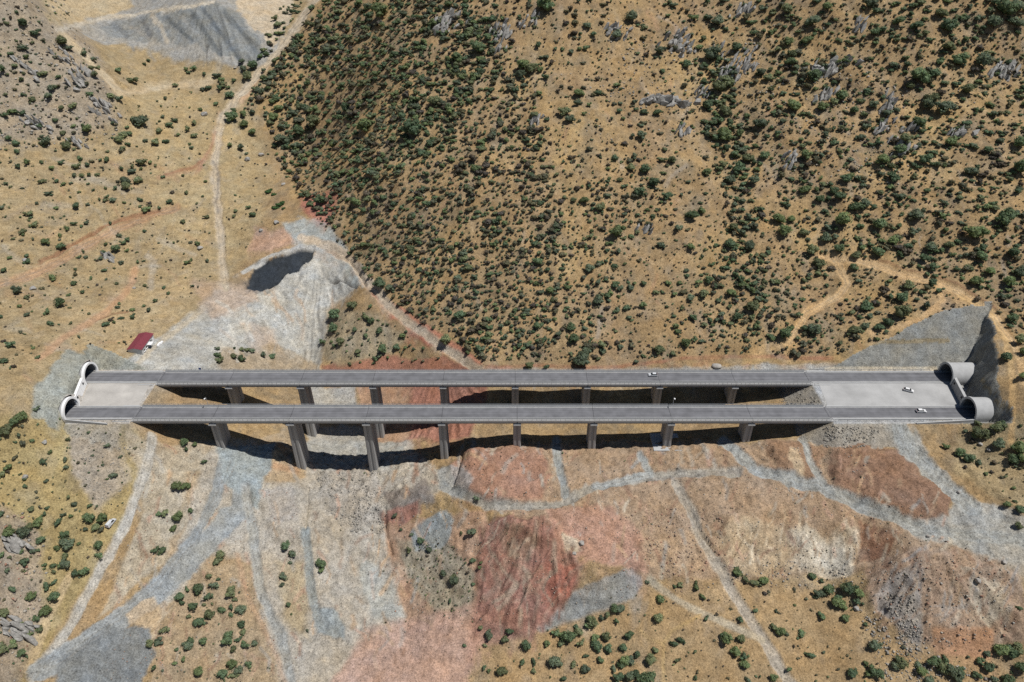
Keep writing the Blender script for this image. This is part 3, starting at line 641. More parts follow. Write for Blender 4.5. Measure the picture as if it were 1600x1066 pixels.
C = np.clip(C, 0.01, 1) * (1 + 0.13 * np.clip(FAN, -1, 1))[..., None]
ALB = 0.86
C = np.clip(C * ALB, 0.01, 0.8)

# --- tunnel bores through the cut faces: leave out the ground inside the tubes
hole = np.zeros(Z.shape, bool)
for x, y, s in PORT.values():
    hole |= (np.abs(GY - y) < 5.6) & ((GX - x) * s > 0.5) & ((GX - x) * s < 16) & (Z > ZP + 0.15) & ((GY - y) ** 2 + (Z - TUN_C) ** 2 < 5.75 ** 2)
ny, nx = Z.shape
idx = np.arange(ny * nx).reshape(ny, nx)
Fq = np.stack([idx[:-1, :-1], idx[:-1, 1:], idx[1:, 1:], idx[1:, :-1]], -1).reshape(-1, 4)
mouth = np.zeros(Z.shape, bool)
for key in ('left_near', 'left_far'):
    xp, yp, _ = PORT[key]; mouth |= (np.abs(GY - yp) < 5.0) & (xp - GX > 0.2) & (xp - GX < 0.9)
hq = (hole[:-1, :-1] & hole[:-1, 1:] & hole[1:, 1:] & hole[1:, :-1]).reshape(-1) | (mouth[:-1, :-1] | mouth[:-1, 1:] | mouth[1:, 1:] | mouth[1:, :-1]).reshape(-1)
ground_mesh = mesh_np('ground', np.stack([GX, GY, Z], -1).reshape(-1, 3), Fq[~hq], M['ground'], C.reshape(-1, 3), smooth=True)
tag(obj('ground', ground_mesh), kind='structure')

def height(x, y):
    x = np.asarray(x, float); y = np.asarray(y, float)
    i = np.clip(np.searchsorted(gx, x) - 1, 0, nx - 2); j = np.clip(np.searchsorted(gy, y) - 1, 0, ny - 2)
    u = np.clip((x - gx[i]) / (gx[i + 1] - gx[i]), 0, 1); v = np.clip((y - gy[j]) / (gy[j + 1] - gy[j]), 0, 1)
    return (Z[j, i] * (1 - u) + Z[j, i + 1] * u) * (1 - v) + (Z[j + 1, i] * (1 - u) + Z[j + 1, i + 1] * u) * v
def lookup(A, x, y):
    i = np.clip(np.searchsorted(gx, x), 0, nx - 1); j = np.clip(np.searchsorted(gy, y), 0, ny - 1); return A[j, i]
def ground_at(px, py):
    """the ground point seen at photograph pixel (px, py)"""
    px = np.atleast_1d(np.asarray(px, float)); py = np.atleast_1d(np.asarray(py, float))
    d = ray(px, py); t = np.full(len(px), 130.0); done = np.zeros(len(px), bool)
    for step in range(700):
        P = CAM + d * t[:, None]; below = P[:, 2] < height(P[:, 0], P[:, 1])
        done |= below
        if done.all(): break
        t = np.where(done, t, t + 1.2)
    lo, hi = t - 1.2, t
    for k in range(8):
        mid = (lo + hi) / 2; P = CAM + d * mid[:, None]; b = P[:, 2] < height(P[:, 0], P[:, 1])
        hi = np.where(b, mid, hi); lo = np.where(b, lo, mid)
    P = CAM + d * hi[:, None]; P[:, 2] = height(P[:, 0], P[:, 1])
    return P, done
#@@BRIDGE
# ------------------------------------------------------------------ viaducts
DW0, DW1 = -5.3, 5.2                         # deck edges about its centre line
def i_beam(length):
    p = [(-0.5,-1.6),(0.5,-1.6),(0.5,-1.25),(0.14,-1.05),(0.14,-0.45),(0.6,-0.3),(0.6,-0.12),(-0.6,-0.12),(-0.6,-0.3),(-0.14,-0.45),(-0.14,-1.05),(-0.5,-1.25)]
    return MB().extrude_x([(y, z - 0.25) for y, z in p], 0, length).mesh('girder', M['concrete'])
GIRDER = i_beam(1.0)
def barrier(y, z0=0.0, h=0.85):
    return [(y-0.24,z0),(y+0.24,z0),(y+0.13,z0+0.3),(y+0.09,z0+h),(y-0.09,z0+h),(y-0.13,z0+0.3)]
def viaduct(yc, piers, label, outer_side):
    root = empty('viaduct', (0, yc, 0)); tag(root, label, 'viaduct', 'twin viaducts across the valley')
    MB().extrude_x([(DW0,-0.42),(DW1,-0.42),(DW1,-0.03),(DW0,-0.03)], BX0 - 1.0, BX1 + 1.0).build('deck_slab', M['deck_concrete'], root)
    s = outer_side                            # side with the railed walkway
    a0, a1 = (-3.45, 4.35)
    MB().box(BX0 - 0.9, BX1 + 0.9, a0, a1, -0.026, 0.004).build('road_surface', M['asphalt'], root)
    for y in (a0 + 0.45, a1 - 0.4):
        MB().box(BX0, BX1, y - 0.09, y + 0.09, 0.006, 0.010).build('edge_line', M['paint'], root)
    joints = [BX0] + [p[0] for p in piers] + [BX1]
    for xa, xb in zip(joints[:-1], joints[1:]):       # concrete barriers and railings, one length per span
        MB().extrude_x(barrier(a0 - 0.30), xa + 0.06, xb - 0.06).build('barrier', M['concrete_light'], root)
        MB().extrude_x(barrier(a1 + 0.30), xa + 0.06, xb - 0.06).build('barrier', M['concrete_light'], root)
        for y in (DW0 + 0.12, DW1 - 0.12):
            rl = MB()
            rl.box(xa + 0.1, xb - 0.1, y - 0.07, y + 0.07, 1.02, 1.14); rl.box(xa + 0.1, xb - 0.1, y - 0.04, y + 0.04, 0.5, 0.58)
            n = int((xb - xa) / 2.0)
            for k in range(n + 1):
                xx = xa + 0.2 + (xb - xa - 0.4) * k / n; rl.box(xx - 0.06, xx + 0.06, y - 0.05, y + 0.05, -0.03, 1.06)
            rl.build('railing', M['steel'], root)
        for y in (-4.3, -2.15, 0.0, 2.15, 4.3):
            obj('girder', GIRDER, root, loc=(xa + 0.1, y, 0), scale=(xb - xa - 0.2, 1, 1))
        MB().box(xa + 0.2, xb - 0.2, DW0 - 0.06, DW0 - 0.003, -0.75, 0.12).build('fascia_beam', M['deck_concrete'], root)
        MB().box(xa + 0.2, xb - 0.2, DW1 + 0.003, DW1 + 0.06, -0.75, 0.12).build('fascia_beam', M['deck_concrete'], root)
    for xj in joints:
        MB().box(xj - 0.07, xj + 0.07, a0, a1, 0.005, 0.012).build('expansion_joint', M['dark'], root)
    for xp, hw in piers:                              # piers down to the ground
        zb = float(height(xp, yc)); zt = -3.35; d = 3.95; zb0 = float(min(height(xp + a, yc + b) for a in (-3, 3) for b in (-5, 5))) - 1.0
        pe = empty('pier', (xp, 0, 0)); pe.parent = root
        def ring(z, k):
            w, e = hw * k, d * k; g = 0.28
            return [(-w+.35,-e,z),(-.5,-e,z),(-.42,-e+g,z),(.42,-e+g,z),(.5,-e,z),(w-.35,-e,z),(w,-e+.35,z),(w,-1.2,z),(w-g,-1.1,z),(w-g,1.1,z),(w,1.2,z),(w,e-.35,z),
                    (w-.35,e,z),(.5,e,z),(.42,e-g,z),(-.42,e-g,z),(-.5,e,z),(-w+.35,e,z),(-w,e-.35,z),(-w,1.2,z),(-w+g,1.1,z),(-w+g,-1.1,z),(-w,-1.2,z),(-w,-e+.35,z)]
        MB().loft([ring(zb0, 1.0 + 0.0035 * (zt - zb)), ring(zt, 1.0)]).build('shaft', M['concrete'], pe)
        c = hw - 0.1
        MB().loft([[(-c,-4.1,zt),(c,-4.1,zt),(c,4.1,zt),(-c,4.1,zt)],[(-c,-5.5,zt+0.75),(c,-5.5,zt+0.75),(c,5.4,zt+0.75),(-c,5.4,zt+0.75)],
                   [(-c,-5.5,zt+1.25),(c,-5.5,zt+1.25),(c,5.4,zt+1.25),(-c,5.4,zt+1.25)]]).build('cap_beam', M['concrete_light'], pe)
        for y in (-4.3, -2.15, 0.0, 2.15, 4.3):
            MB().box(-0.9, 0.9, y - 0.35, y + 0.35, zt + 1.26, zt + 1.5).build('bearing', M['concrete_light'], pe)
        slab = yc == 0 and abs(xp - NEARP[6][0]) < 1
        MB().box(-hw - (4.6 if slab else 1.2), hw + (4.6 if slab else 1.2), -6.4 if slab else -5.0, 5.0, zb0 - 1.0, zb + 0.25 if slab else zb0 + 0.4).build('footing', M['concrete_light'], pe, bevel=0.1)
    for xa, s in ((BX0, -1), (BX1, 1)):               # abutments with wing walls
        ab = empty('abutment', (xa, 0, 0)); ab.parent = root
        zb = float(height(xa - s * 2, yc)) - 5
        MB().box(min(s*0.15, s*1.6), max(s*0.15, s*1.6), -5.2, 5.2, zb, -0.46).build('front_wall', M['concrete_light'], ab)
        for y in (-5.32, 5.22):
            MB().add([(s*1.62,y-.22,-9),(s*1.62,y-.22,0.1),(s*9,y-.22,0.1),(s*9,y-.22,-1.2),(s*1.62,y+.22,-9),(s*1.62,y+.22,0.1),(s*9,y+.22,0.1),(s*9,y+.22,-1.2)],
                     [(0,1,2,3),(7,6,5,4),(0,4,5,1),(1,5,6,2),(2,6,7,3),(3,7,4,0)]).build('wing_wall', M['concrete_light'], ab)
    return root
def deck_x(px, y):
    return float(at_z(px, 533 + FPX * math.tan(math.atan2(CAM[2], y - CAM[1]) - PITCH), 0.0)[0])
NEARP = [(deck_x(p, 0) , h) for p, h in ((336,1.75),(456,1.85),(574,1.8),(691,1.7),(808,1.7),(927,1.65),(1047,1.7),(1171,1.65))]
FARP = [(deck_x(p, YF), h) for p, h in ((361,1.75),(472,1.85),(584,1.8),(693,1.7),(805,1.65),(917,1.65),(1029,1.65),(1146,1.6))]
viaduct(0.0, NEARP, 'near concrete viaduct on tall piers, closer of the two to the camera', -1)
viaduct(YF, FARP, 'far concrete viaduct on shorter piers, behind the near one', -1)

# ------------------------------------------------------------------ roads on the platforms and in the tunnels
def road(x0, x1, yc, name='road'):
    r = MB().box(x0, x1, -3.45, 4.35, -0.2, 0.0).build(name, M['asphalt'], loc=(0, yc, 0)); tag(r, kind='structure')
    for y in (-3.0, 3.95): MB().box(x0, x1, y - 0.09, y + 0.09, 0.004, 0.008).build('edge_line', M['paint'], r)
    for y in (-3.75, 4.65): MB().box(x0 + 0.1, x1 - 0.1, y - 0.28, y + 0.28, -0.3, 0.16).build('kerb', M['concrete_light'], r)
    return r
road(BX1 + 1.02, 240, 0.0); road(BX1 + 1.02, 240, YF); road(-232, BX0 - 1.02, 0.0); road(-232, BX0 - 1.02, YF)

M['pad'] = simple_mat('compacted_gravel', (0.39, 0.39, 0.385), 0.9, 0.22, 0.10, fine=1.2, finevar=0.05)
M['pad_warm'] = simple_mat('compacted_warm_gravel', (0.43, 0.41, 0.38), 0.9, 0.22, 0.12, fine=1.2, finevar=0.06)
for xa, xb, xc, xd, mt in ((BX1 + 2.2, BX1 + 4.0, PORT['right_far'][0] - 0.6, PORT['right_near'][0] - 0.6, M['pad']), (PORT['left_near'][0] + 0.6, PORT['left_far'][0] + 0.6, BX0 - 3.5, BX0 - 2.2, M['pad_warm'])):
    pd = MB().add([(xa, 5.0, ZP + .03), (xd, 5.0, ZP + .03), (xc, YF - 4.1, ZP + .03), (xb, YF - 4.1, ZP + .03), (xa, 5.0, ZP - .2), (xd, 5.0, ZP - .2), (xc, YF - 4.1, ZP - .2), (xb, YF - 4.1, ZP - .2)],
                  [(0,1,2,3),(7,6,5,4),(0,4,5,1),(1,5,6,2),(2,6,7,3),(3,7,4,0)]).build('pavement', mt); tag(pd, kind='structure')
# steel crash barriers along the platform roads
def guard_rail(x0, x1, y, label):
    g = empty('guard_rail', (x0, y, 0)); tag(g, label, 'guard rail')
    L = x1 - x0
    MB().extrude_x([(-.03,.55),(.03,.55),(.07,.62),(.03,.69),(.07,.76),(.03,.83),(-.03,.83)], 0, L).build('rail', M['steel'], g)
    n = int(L / 4)
    for k in range(n + 1): MB().box(L * k / n - .05, L * k / n + .05, -.13, -.035, -.3, .8).build('post', M['steel'], g)
guard_rail(BX1 + 3, 192, -5.2, 'steel crash barrier beside the near road at the right tunnel')
guard_rail(BX1 + 3, 200, YF + 5.6, 'steel crash barrier beside the far road below the grey cut')
guard_rail(-188, BX0 - 3, -5.2, 'steel crash barrier beside the near road at the left tunnel')

# ------------------------------------------------------------------ tunnel portals
def arch(r, n=26, zc=TUN_C, foot=-0.6):
    a0 = math.asin(max(-1, min(1, (foot - zc) / r)))
    return [(r * math.cos(a), zc + r * math.sin(a)) for a in np.linspace(a0, math.pi - a0, n)]
def portal(x, yc, s, label, white, tube_len):
    root = empty('tunnel_portal', (x, yc, 0)); tag(root, label, 'tunnel portal', 'tunnel portals at the ends of the viaducts')
    mt = M['white'] if white else M['concrete_light']
    inn, out, lip = arch(TUN_R), arch(TUN_R + 0.65), arch(TUN_R + 0.95); n = len(inn)
    def strip(mb, pa, xa, pb, xb):
        vs = [(xa, y, z) for y, z in pa] + [(xb, y, z) for y, z in pb]
        mb.add(vs, [(i, i + 1, n + i + 1, n + i) for i in range(n - 1)])
    col = MB(); strip(col, inn, -0.35*s, lip, -0.35*s); strip(col, lip, -0.35*s, lip, 0.75*s); strip(col, lip, 0.75*s, out, 0.75*s); strip(col, inn, -0.35*s, inn, 0.4*s)
    col.build('portal_ring', mt, root)
    tb = MB(); strip(tb, out, 0.75*s, out, tube_len*s); tb.build('tube_shell', M['concrete_light'], root, smooth=True)
    ln = MB(); strip(ln, inn, 0.4*s, inn, 36*s); ln.build('lining', M['lining'], root, smooth=True)
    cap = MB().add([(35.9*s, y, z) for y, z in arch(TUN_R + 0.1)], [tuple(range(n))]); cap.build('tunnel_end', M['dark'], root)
    for y in (-4.55, 4.75): MB().box(min(0.5*s,35*s), max(0.5*s,35*s), y - 0.3, y + 0.3, -0.3, 0.45).build('walkway', M['concrete'], root)
    return root
portal(*PORT['left_near'], 'white ringed tunnel mouth at the left end of the near road', True, 15)
portal(*PORT['left_far'], 'white ringed tunnel mouth at the left end of the far road', True, 14)
portal(*PORT['right_near'], 'grey tube tunnel mouth at the right end of the near road', False, 14)
portal(*PORT['right_far'], 'grey tube tunnel mouth at the right end of the far road', False, 12)
def head_wall(xn, xf, s, label, white):
    w = empty('retaining_wall', (0, 0, 0)); tag(w, label, 'wall')
    mt = M['white'] if white else M['concrete']
    y0, y1 = 5.0, YF - 5.0; n = 5
    for k in range(n):
        ya, yb = y0 + (y1 - y0) * k / n + 0.02, y0 + (y1 - y0) * (k + 1) / n - 0.02
        xa, xb = xn + (xf - xn) * k / n, xn + (xf - xn) * (k + 1) / n
        b = [(xa, ya), (xb, yb), (xb + s*0.7, yb), (xa + s*0.7, ya)]
        MB().loft([[(p[0] + s*0.15, p[1], -0.5) for p in b], [(p[0] + s*0.6, p[1], 3.9) for p in b]]).build('wall_panel', mt, w)
    b = [(xn + s*0.5, y0), (xf + s*0.5, y1), (xf + s*1.7, y1), (xn + s*1.7, y0)]
    MB().loft([[(p[0], p[1], 3.91) for p in b], [(p[0], p[1], 4.15) for p in b]]).build('coping', mt if white else M['concrete_light'], w)
    for f in (0.18, 0.82):
        xx, yy = xn + (xf - xn) * f, y0 + (y1 - y0) * f
        MB().box(xx + s*0.45 - 0.25, xx + s*0.45 + 0.25, yy - 0.45, yy + 0.45, 2.2, 3.0).build('cabinet', M['dark'], w)
head_wall(PORT['left_near'][0] + 0.2, PORT['left_far'][0] + 0.2, -1, 'white retaining wall between the two left tunnel mouths', True)
head_wall(PORT['right_near'][0] - 0.2, PORT['right_far'][0] - 0.2, 1, 'grey shaded retaining wall between the two right tunnel mouths', False)
# low concrete flank walls beside the near portals
def flank(x0, x1, y0, y1, z0, z1, label):
    m = MB().add([(x0,y0,-1.5),(x1,y1,-2.5),(x1,y1+.5,-2.5),(x0,y0+.5,-1.5),(x0,y0,z0),(x1,y1,z1),(x1,y1+.5,z1),(x0,y0+.5,z0)],
                 [(0,3,2,1),(4,5,6,7),(0,1,5,4),(1,2,6,5),(2,3,7,6),(3,0,4,7)]).build('flank_wall', M['concrete_light'])
    tag(m, label, 'wall')
flank(201.0, 176.0, -6.2, -6.9, 1.6, 0.25, 'low concrete flank wall below the right near tunnel mouth')
flank(-194.0, -176.0, -6.2, -7.2, 1.6, 0.25, 'low concrete flank wall below the left near tunnel mouth')

# ------------------------------------------------------------------ red-roofed site building
def site_building():
    x0, x1, y0, y1 = -187.0, -180.3, 41.0, 54.5; g = float(min(height(x, y) for x in (x0, x1) for y in (y0, y1))) - 0.1
    r = empty('site_building', ((x0 + x1) / 2, (y0 + y1) / 2, g)); tag(r, 'small site building with red sheet roof and pale grey gable walls', 'building')
    w, l, h = (x1 - x0) / 2, (y1 - y0) / 2, 3.6; rise = 0.75
    MB().add([(-w,-l,0),(w,-l,0),(w,-l,h),(0,-l,h+rise),(-w,-l,h),(-w,l,0),(w,l,0),(w,l,h),(0,l,h+rise),(-w,l,h)],
             [(0,1,2,3,4),(9,8,7,6,5),(0,5,6,1),(1,6,7,2),(4,9,5,0)]).build('wall', M['wall'], r)
    for s in (-1, 1):
        rf = empty('roof_slope'); rf.parent = r; n = 14
        for k in range(n):                                    # sheets of the roof with raised seams
            ya, yb = -l - 0.35 + (2*l + 0.7) * k / n, -l - 0.35 + (2*l + 0.7) * (k + 1) / n - 0.03
            e = w + 0.4; ze = h - 0.4 * rise / w
            MB().add([(0,ya,h+rise+.06),(0,yb,h+rise+.06),(s*e,yb,ze+.06),(s*e,ya,ze+.06),(0,ya,h+rise+.14),(0,yb,h+rise+.14),(s*e,yb,ze+.14),(s*e,ya,ze+.14)],
                     [(0,1,2,3),(7,6,5,4),(0,4,5,1),(1,5,6,2),(2,6,7,3),(3,7,4,0)]).build('roof_sheet', M['roof'], rf)
    MB().extrude_x([(-.18,0),(.18,0),(0,.12)], -l - 0.35, l + 0.35).build('ridge_cap', M['roof'], r, loc=(0, 0, h + rise + 0.13), rot=(0, 0, math.pi / 2))
    for y in (-4.6, -2.0, 0.6, 3.2):
        wd = empty('window', (w, y, 1.2)); wd.parent = r
        MB().box(0.003, 0.06, -0.75, 0.75, 0, 1.4).build('frame', M['white'], wd); MB().box(0.062, 0.07, -0.62, 0.62, 0.12, 1.28).build('pane', M['glass'], wd)
        MB().box(0.0, 0.3, -0.85, 0.85, -0.14, -0.02).build('sill', M['white'], wd)
    dr = MB().box(w + 0.003, w + 0.08, 4.7, 5.7, 0, 2.1).build('door', M['white'], r); MB().box(w + 0.081, w + 0.12, 5.45, 5.55, 1.0, 1.1).build('handle', M['steel'], dr)
    MB().box(w + 0.1, w + 2.2, -1.4, 1.4, 2.5, 2.6).build('awning', M['white'], r)
    for y in (-1.3, 1.3): MB().box(w + 2.05, w + 2.15, y - 0.05, y + 0.05, 0, 2.5).build('awning_post', M['steel'], r)
    MB().box(-0.9, 0.9, -l - 0.08, -l - 0.003, 1.1, 2.2).build('vent_panel', M['steel'], r)
    MB().box(-w - 0.4, w + 0.5, -l - 0.5, l + 0.4, -0.9, 0.05).build('base_slab', M['concrete_light'], r)
    for k, (dx, dy, ln) in enumerate(((3.4, 3.0, 3.2), (4.0, 4.6, 2.6))):
        b = MB().box(-0.5, 0.5, -ln / 2, ln / 2, 0, 0.5).box(-0.35, 0.35, -ln / 2 + .2, ln / 2 - .2, 0.5, 0.8)
        o = b.build('crate', M['white'], loc=(x1 + dx, (y0 + y1) / 2 + dy, float(height(x1 + dx, (y0 + y1) / 2 + dy)) - 0.02), bevel=0.05)
        tag(o, ('long white crate nearer the red-roofed building wall', 'shorter white crate farther out from the red-roofed building')[k], 'crate')
site_building()

# ------------------------------------------------------------------ vehicles
def car(px_x, yc, z, rz, label, paint, kind, pitch=0.0):
    root = empty('car', (px_x, yc, z), rz); tag(root, label, 'car', 'vehicles')
    W = 0.88; prof = {'hatch': [(-2.1,.35),(2.05,.35),(2.15,.55),(2.1,.78),(1.2,.95),(-2.0,1.0),(-2.15,.8)],
                      'van': [(-2.3,.35),(2.25,.35),(2.35,.6),(2.3,.85),(1.55,1.05),(-2.3,1.1),(-2.38,.8)]}[kind]
    cab = {'hatch': [(1.15,.93),(.35,1.42),(-1.45,1.46),(-2.0,1.0)], 'van': [(1.5,1.05),(.8,1.8),(-2.2,1.85),(-2.3,1.1)]}[kind]
    def hull(pr, w0, w1):
        n = len(pr); zs = [p[1] for p in pr]; lo, hi = min(zs), max(zs)
        ww = lambda z: w0 + (w1 - w0) * (z - lo) / (hi - lo)
        return MB().loft([[(x, -ww(z), z) for x, z in pr], [(x, ww(z), z) for x, z in pr]])
    hull(prof, W, W * 0.97).build('body', paint, root, bevel=0.06)
    hull(cab, W * 0.93, W * 0.76).build('windows', M['glass'], root, bevel=0.02)
    top = max(c[1] for c in cab); xr0, xr1 = cab[2][0] + .08, cab[1][0] - .05
    MB().box(xr0, xr1, -W * 0.72, W * 0.72, top - 0.06, top + 0.035).build('roof', paint, root, bevel=0.03)
    if kind == 'van': MB().box(-2.28, -0.3, -W * .9, W * .9, 1.12, 1.80).build('cargo_side', paint, root, bevel=0.04)
    for sx in (-1.35, 1.35):
        for sy in (-1, 1):
            wh = empty('wheel', (sx, sy * 0.8, 0.32)); wh.parent = root
            MB().tube((0, -0.1, 0), (0, 0.1, 0), 0.32, n=14).build('tyre', M['rubber'], wh); MB().tube((0, sy * 0.1, 0), (0, sy * 0.12, 0), 0.2, n=10).build('rim', M['steel'], wh)
    for sy in (-1, 1):
        MB().box(2.06, 2.2, sy * .62 - .18, sy * .62 + .18, .6, .74).build('headlight', M['white'], root)
        MB().box(-2.42 if kind == 'van' else -2.18, -2.05, sy * .66 - .14, sy * .66 + .14, .75, .95).build('tail_light', M['lamp_red'], root)
        MB().box(.75, .92, sy * .98 - .1, sy * .98 + .1, 1.0, 1.14).build('mirror', paint, root)
    MB().box(1.2, 1.75, -.55, .55, .955, .965).build('bonnet_panel', paint, root)
    return root
car(deck_x(1440, 0), 0.9, 0.012, 0.0, 'white car driving on the near road towards the right tunnel', M['car_white'], 'hatch')
car(deck_x(1021, YF), YF + 1.5, 0.012, math.pi, 'small pale car driving on the far viaduct deck', M['car_silver'], 'hatch')
p = at_z(1419, 611, 0.0); car(p[0], p[1], ZP + 0.032, R(-24), 'white car parked askew on the gravel pad between the roads', M['car_white'], 'hatch')
p, _ = ground_at(174, 819); car(p[0, 0], p[0, 1], p[0, 2], R(78), 'white van parked beside shrubs left of the pale dirt track', M['car_silver'], 'van')

# ------------------------------------------------------------------ lamps and sign on the decks
def street_lamp(px, y, z, label, hgt=5.2):
    r = empty('street_lamp', (deck_x(px, y), y, z)); tag(r, label, 'street lamp', 'lamps on the near viaduct')
    MB().tube((0, 0, 0), (0, 0, hgt), 0.13, 0.08, 8).build('pole', M['steel'], r)
    MB().tube((0, 0, hgt), (0, -1.1, hgt + 0.25), 0.06, 0.05, 6).build('arm', M['steel'], r)
    MB().box(-0.28, 0.28, -1.7, -0.9, hgt + 0.18, hgt + 0.36).build('lamp_head', M['white'], r, bevel=0.04)
    MB().box(-0.22, 0.22, -0.22, 0.22, 0, 0.08).build('base_plate', M['steel'], r)
street_lamp(1051, DW1 - 0.45, -0.03, 'thin grey lamp post on the near viaduct, right of the middle')
street_lamp(326, DW1 - 0.45, -0.03, 'thin grey lamp post on the near viaduct, close to its left end')
sg = empty('road_sign', (deck_x(308, YF), YF + DW1 - 0.45, -0.03)); tag(sg, 'small blue road sign on the far viaduct near its left end', 'sign')
M['blue'] = simple_mat('blue_sign', (0.05, 0.10, 0.28), 0.5)
MB().tube((0, 0, 0), (0, 0, 2.4), 0.05, n=6).build('pole', M['steel'], sg); MB().box(-0.6, 0.6, -0.08, -0.055, 1.2, 2.3).build('panel', M['blue'], sg)
#@@NATURE
# ------------------------------------------------------------------ oak trees and scrub
def ico(sub):
    bm = bmesh.new(); bmesh.ops.create_icosphere(bm, subdivisions=sub, radius=1.0)
    V = np.array([v.co[:] for v in bm.verts]); F = np.array([[v.index for v in f.verts] for f in bm.faces]); bm.free(); return V, F
ICO1, ICO2 = ico(1), ico(2)
def rand_dirs(rng, n, zmin=-0.35):
    z = rng.uniform(zmin, 1, n); a = rng.uniform(0, 2 * np.pi, n); r = np.sqrt(1 - z * z)
    return np.stack([r * np.cos(a), r * np.sin(a), z], -1)
def crown_mesh_arrays(seed, blobs, leaves, leaf, core):
    """a crown of unit width resting near z=0: lumps of leafage with leaf tufts standing off them"""
    rng = np.random.default_rng(seed); V = []; F = []; Cc = []; n = 0
    cs = [(0, 0, 0.42, 0.30)]
    for k in range(blobs):
        a = rng.uniform(0, 2 * np.pi); d = rng.uniform(0.14, 0.34); cs.append((d * math.cos(a), d * math.sin(a), rng.uniform(0.25, 0.62), rng.uniform(0.13, 0.24)))
    for (x, y, z, r) in cs:                                   # inner mass
        v, f = core; q = v * (r * 0.86) * (1 + 0.22 * rng.standard_normal((len(v), 1))) * np.array((1, 1, 0.9)) + (x, y, z)
        q[:, 2] = np.maximum(q[:, 2], 0.02); V.append(q); F.append(f + n); n += len(q); Cc.append(np.full((len(q), 3), 1.0) * rng.uniform(0.75, 0.95))
    per = np.array([c[3] ** 2 for c in cs]); per = rng.choice(len(cs), leaves, p=per / per.sum())
    for k in range(leaves):
        x, y, z, r = cs[per[k]]; d = rand_dirs(rng, 1)[0]; p = np.array((x, y, z)) + d * r * rng.uniform(0.8, 1.12)
        t = np.cross(d, rng.standard_normal(3)); t /= np.linalg.norm(t) + 1e-9; b = np.cross(d, t) + d * rng.uniform(-0.9, 0.9)
        s = leaf * rng.uniform(0.6, 1.4)
        q = np.array([p - t * s, p + b * s * rng.uniform(.7, 1.2), p + t * s * rng.uniform(.6, 1.1)]); q[:, 2] = np.maximum(q[:, 2], 0.0)
        V.append(q); F.append(np.array([[n, n + 1, n + 2]])); n += 3
        g = rng.uniform(0.75, 1.35); Cc.append(np.full((3, 3), g) * np.array((rng.uniform(.9, 1.15), 1.0, rng.uniform(.8, 1.05))))
    return np.vstack(V), np.vstack(F), np.vstack(Cc)
FULL = [crown_mesh_arrays(100 + k, 7, 420, 0.055, ICO1) for k in range(9)]
LITE = [crown_mesh_arrays(200 + k, 3, 64, 0.085, ICO1) for k in range(8)]
TINY = [crown_mesh_arrays(300 + k, 1, 26, 0.13, ICO1) for k in range(6)]

def crop(ox, oy, s, items): return [(ox + x / s, oy + y / s, d / s) for x, y, d in items]
HAND = []
HAND += crop(0, 0, 3.5525, [(95,70,30),(130,130,55),(195,185,50),(45,130,35),(350,235,70),(380,265,45),(470,300,45),(135,265,50),(70,300,40),(150,320,35),(20,385,50),(240,410,45),(85,365,40),(125,440,35),(510,375,40),(550,375,35),(520,330,35),(655,388,42),(525,415,40),(290,485,50),(275,530,50),(185,555,45),(620,535,50),(665,550,45),(500,520,35),(345,595,40),(410,590,45),(130,630,45),(75,615,50),(30,635,40),(490,720,60),(215,700,40),(315,670,35),(350,740,35),(785,680,80),(745,672,40),(905,650,30),(975,668,40),(940,690,45),(710,705,30),(885,728,45),(990,745,28),(1080,680,38),(1045,718,38),(1078,752,42),(670,775,60),(720,740,35),(690,755,45),(265,790,60),(245,795,40),(375,810,55),(385,775,35),(860,790,50),(930,783,38),(810,780,28),(95,800,48),(100,840,36),(45,768,35),(680,820,30),(1065,820,28),(1055,798,25),(1280,805,40),(1335,818,38),(595,885,42),(560,888,25),(445,880,32),(490,915,40),(430,928,42),(340,903,36),(155,900,38),(100,922,38),(290,935,30),(235,900,28),(790,905,50),(835,900,32),(865,920,25),(675,935,32),(735,950,45),(735,925,30),(415,972,38),(458,975,36),(495,970,30),(545,970,28),(235,1008,35),(318,1005,32),(357,1018,30),(698,1005,55),(705,1040,55),(765,1005,50),(640,1042,30),(588,1045,25),(490,1020,20),(520,1055,20),(35,1018,25),(1240,470,45),(1220,490,35),(1285,530,55),(1160,488,35),(1125,495,30),(1205,420,40),(1235,440,35),(1270,485,30),(1300,445,30),(978,473,30),(1080,380,35),(1035,385,25),(1050,402,25),(1135,410,30),(920,545,30),(735,445,50),(760,440,30),(805,355,25),(825,335,25),(1115,608,30),(1200,575,35),(1290,655,70),(1350,690,60),(1300,610,40),(1355,630,50),(1400,620,50),(1400,730,50),(1370,420,60),(1355,380,50),(1400,370,60),(1345,335,40),(1370,850,25),(910,980,30)])
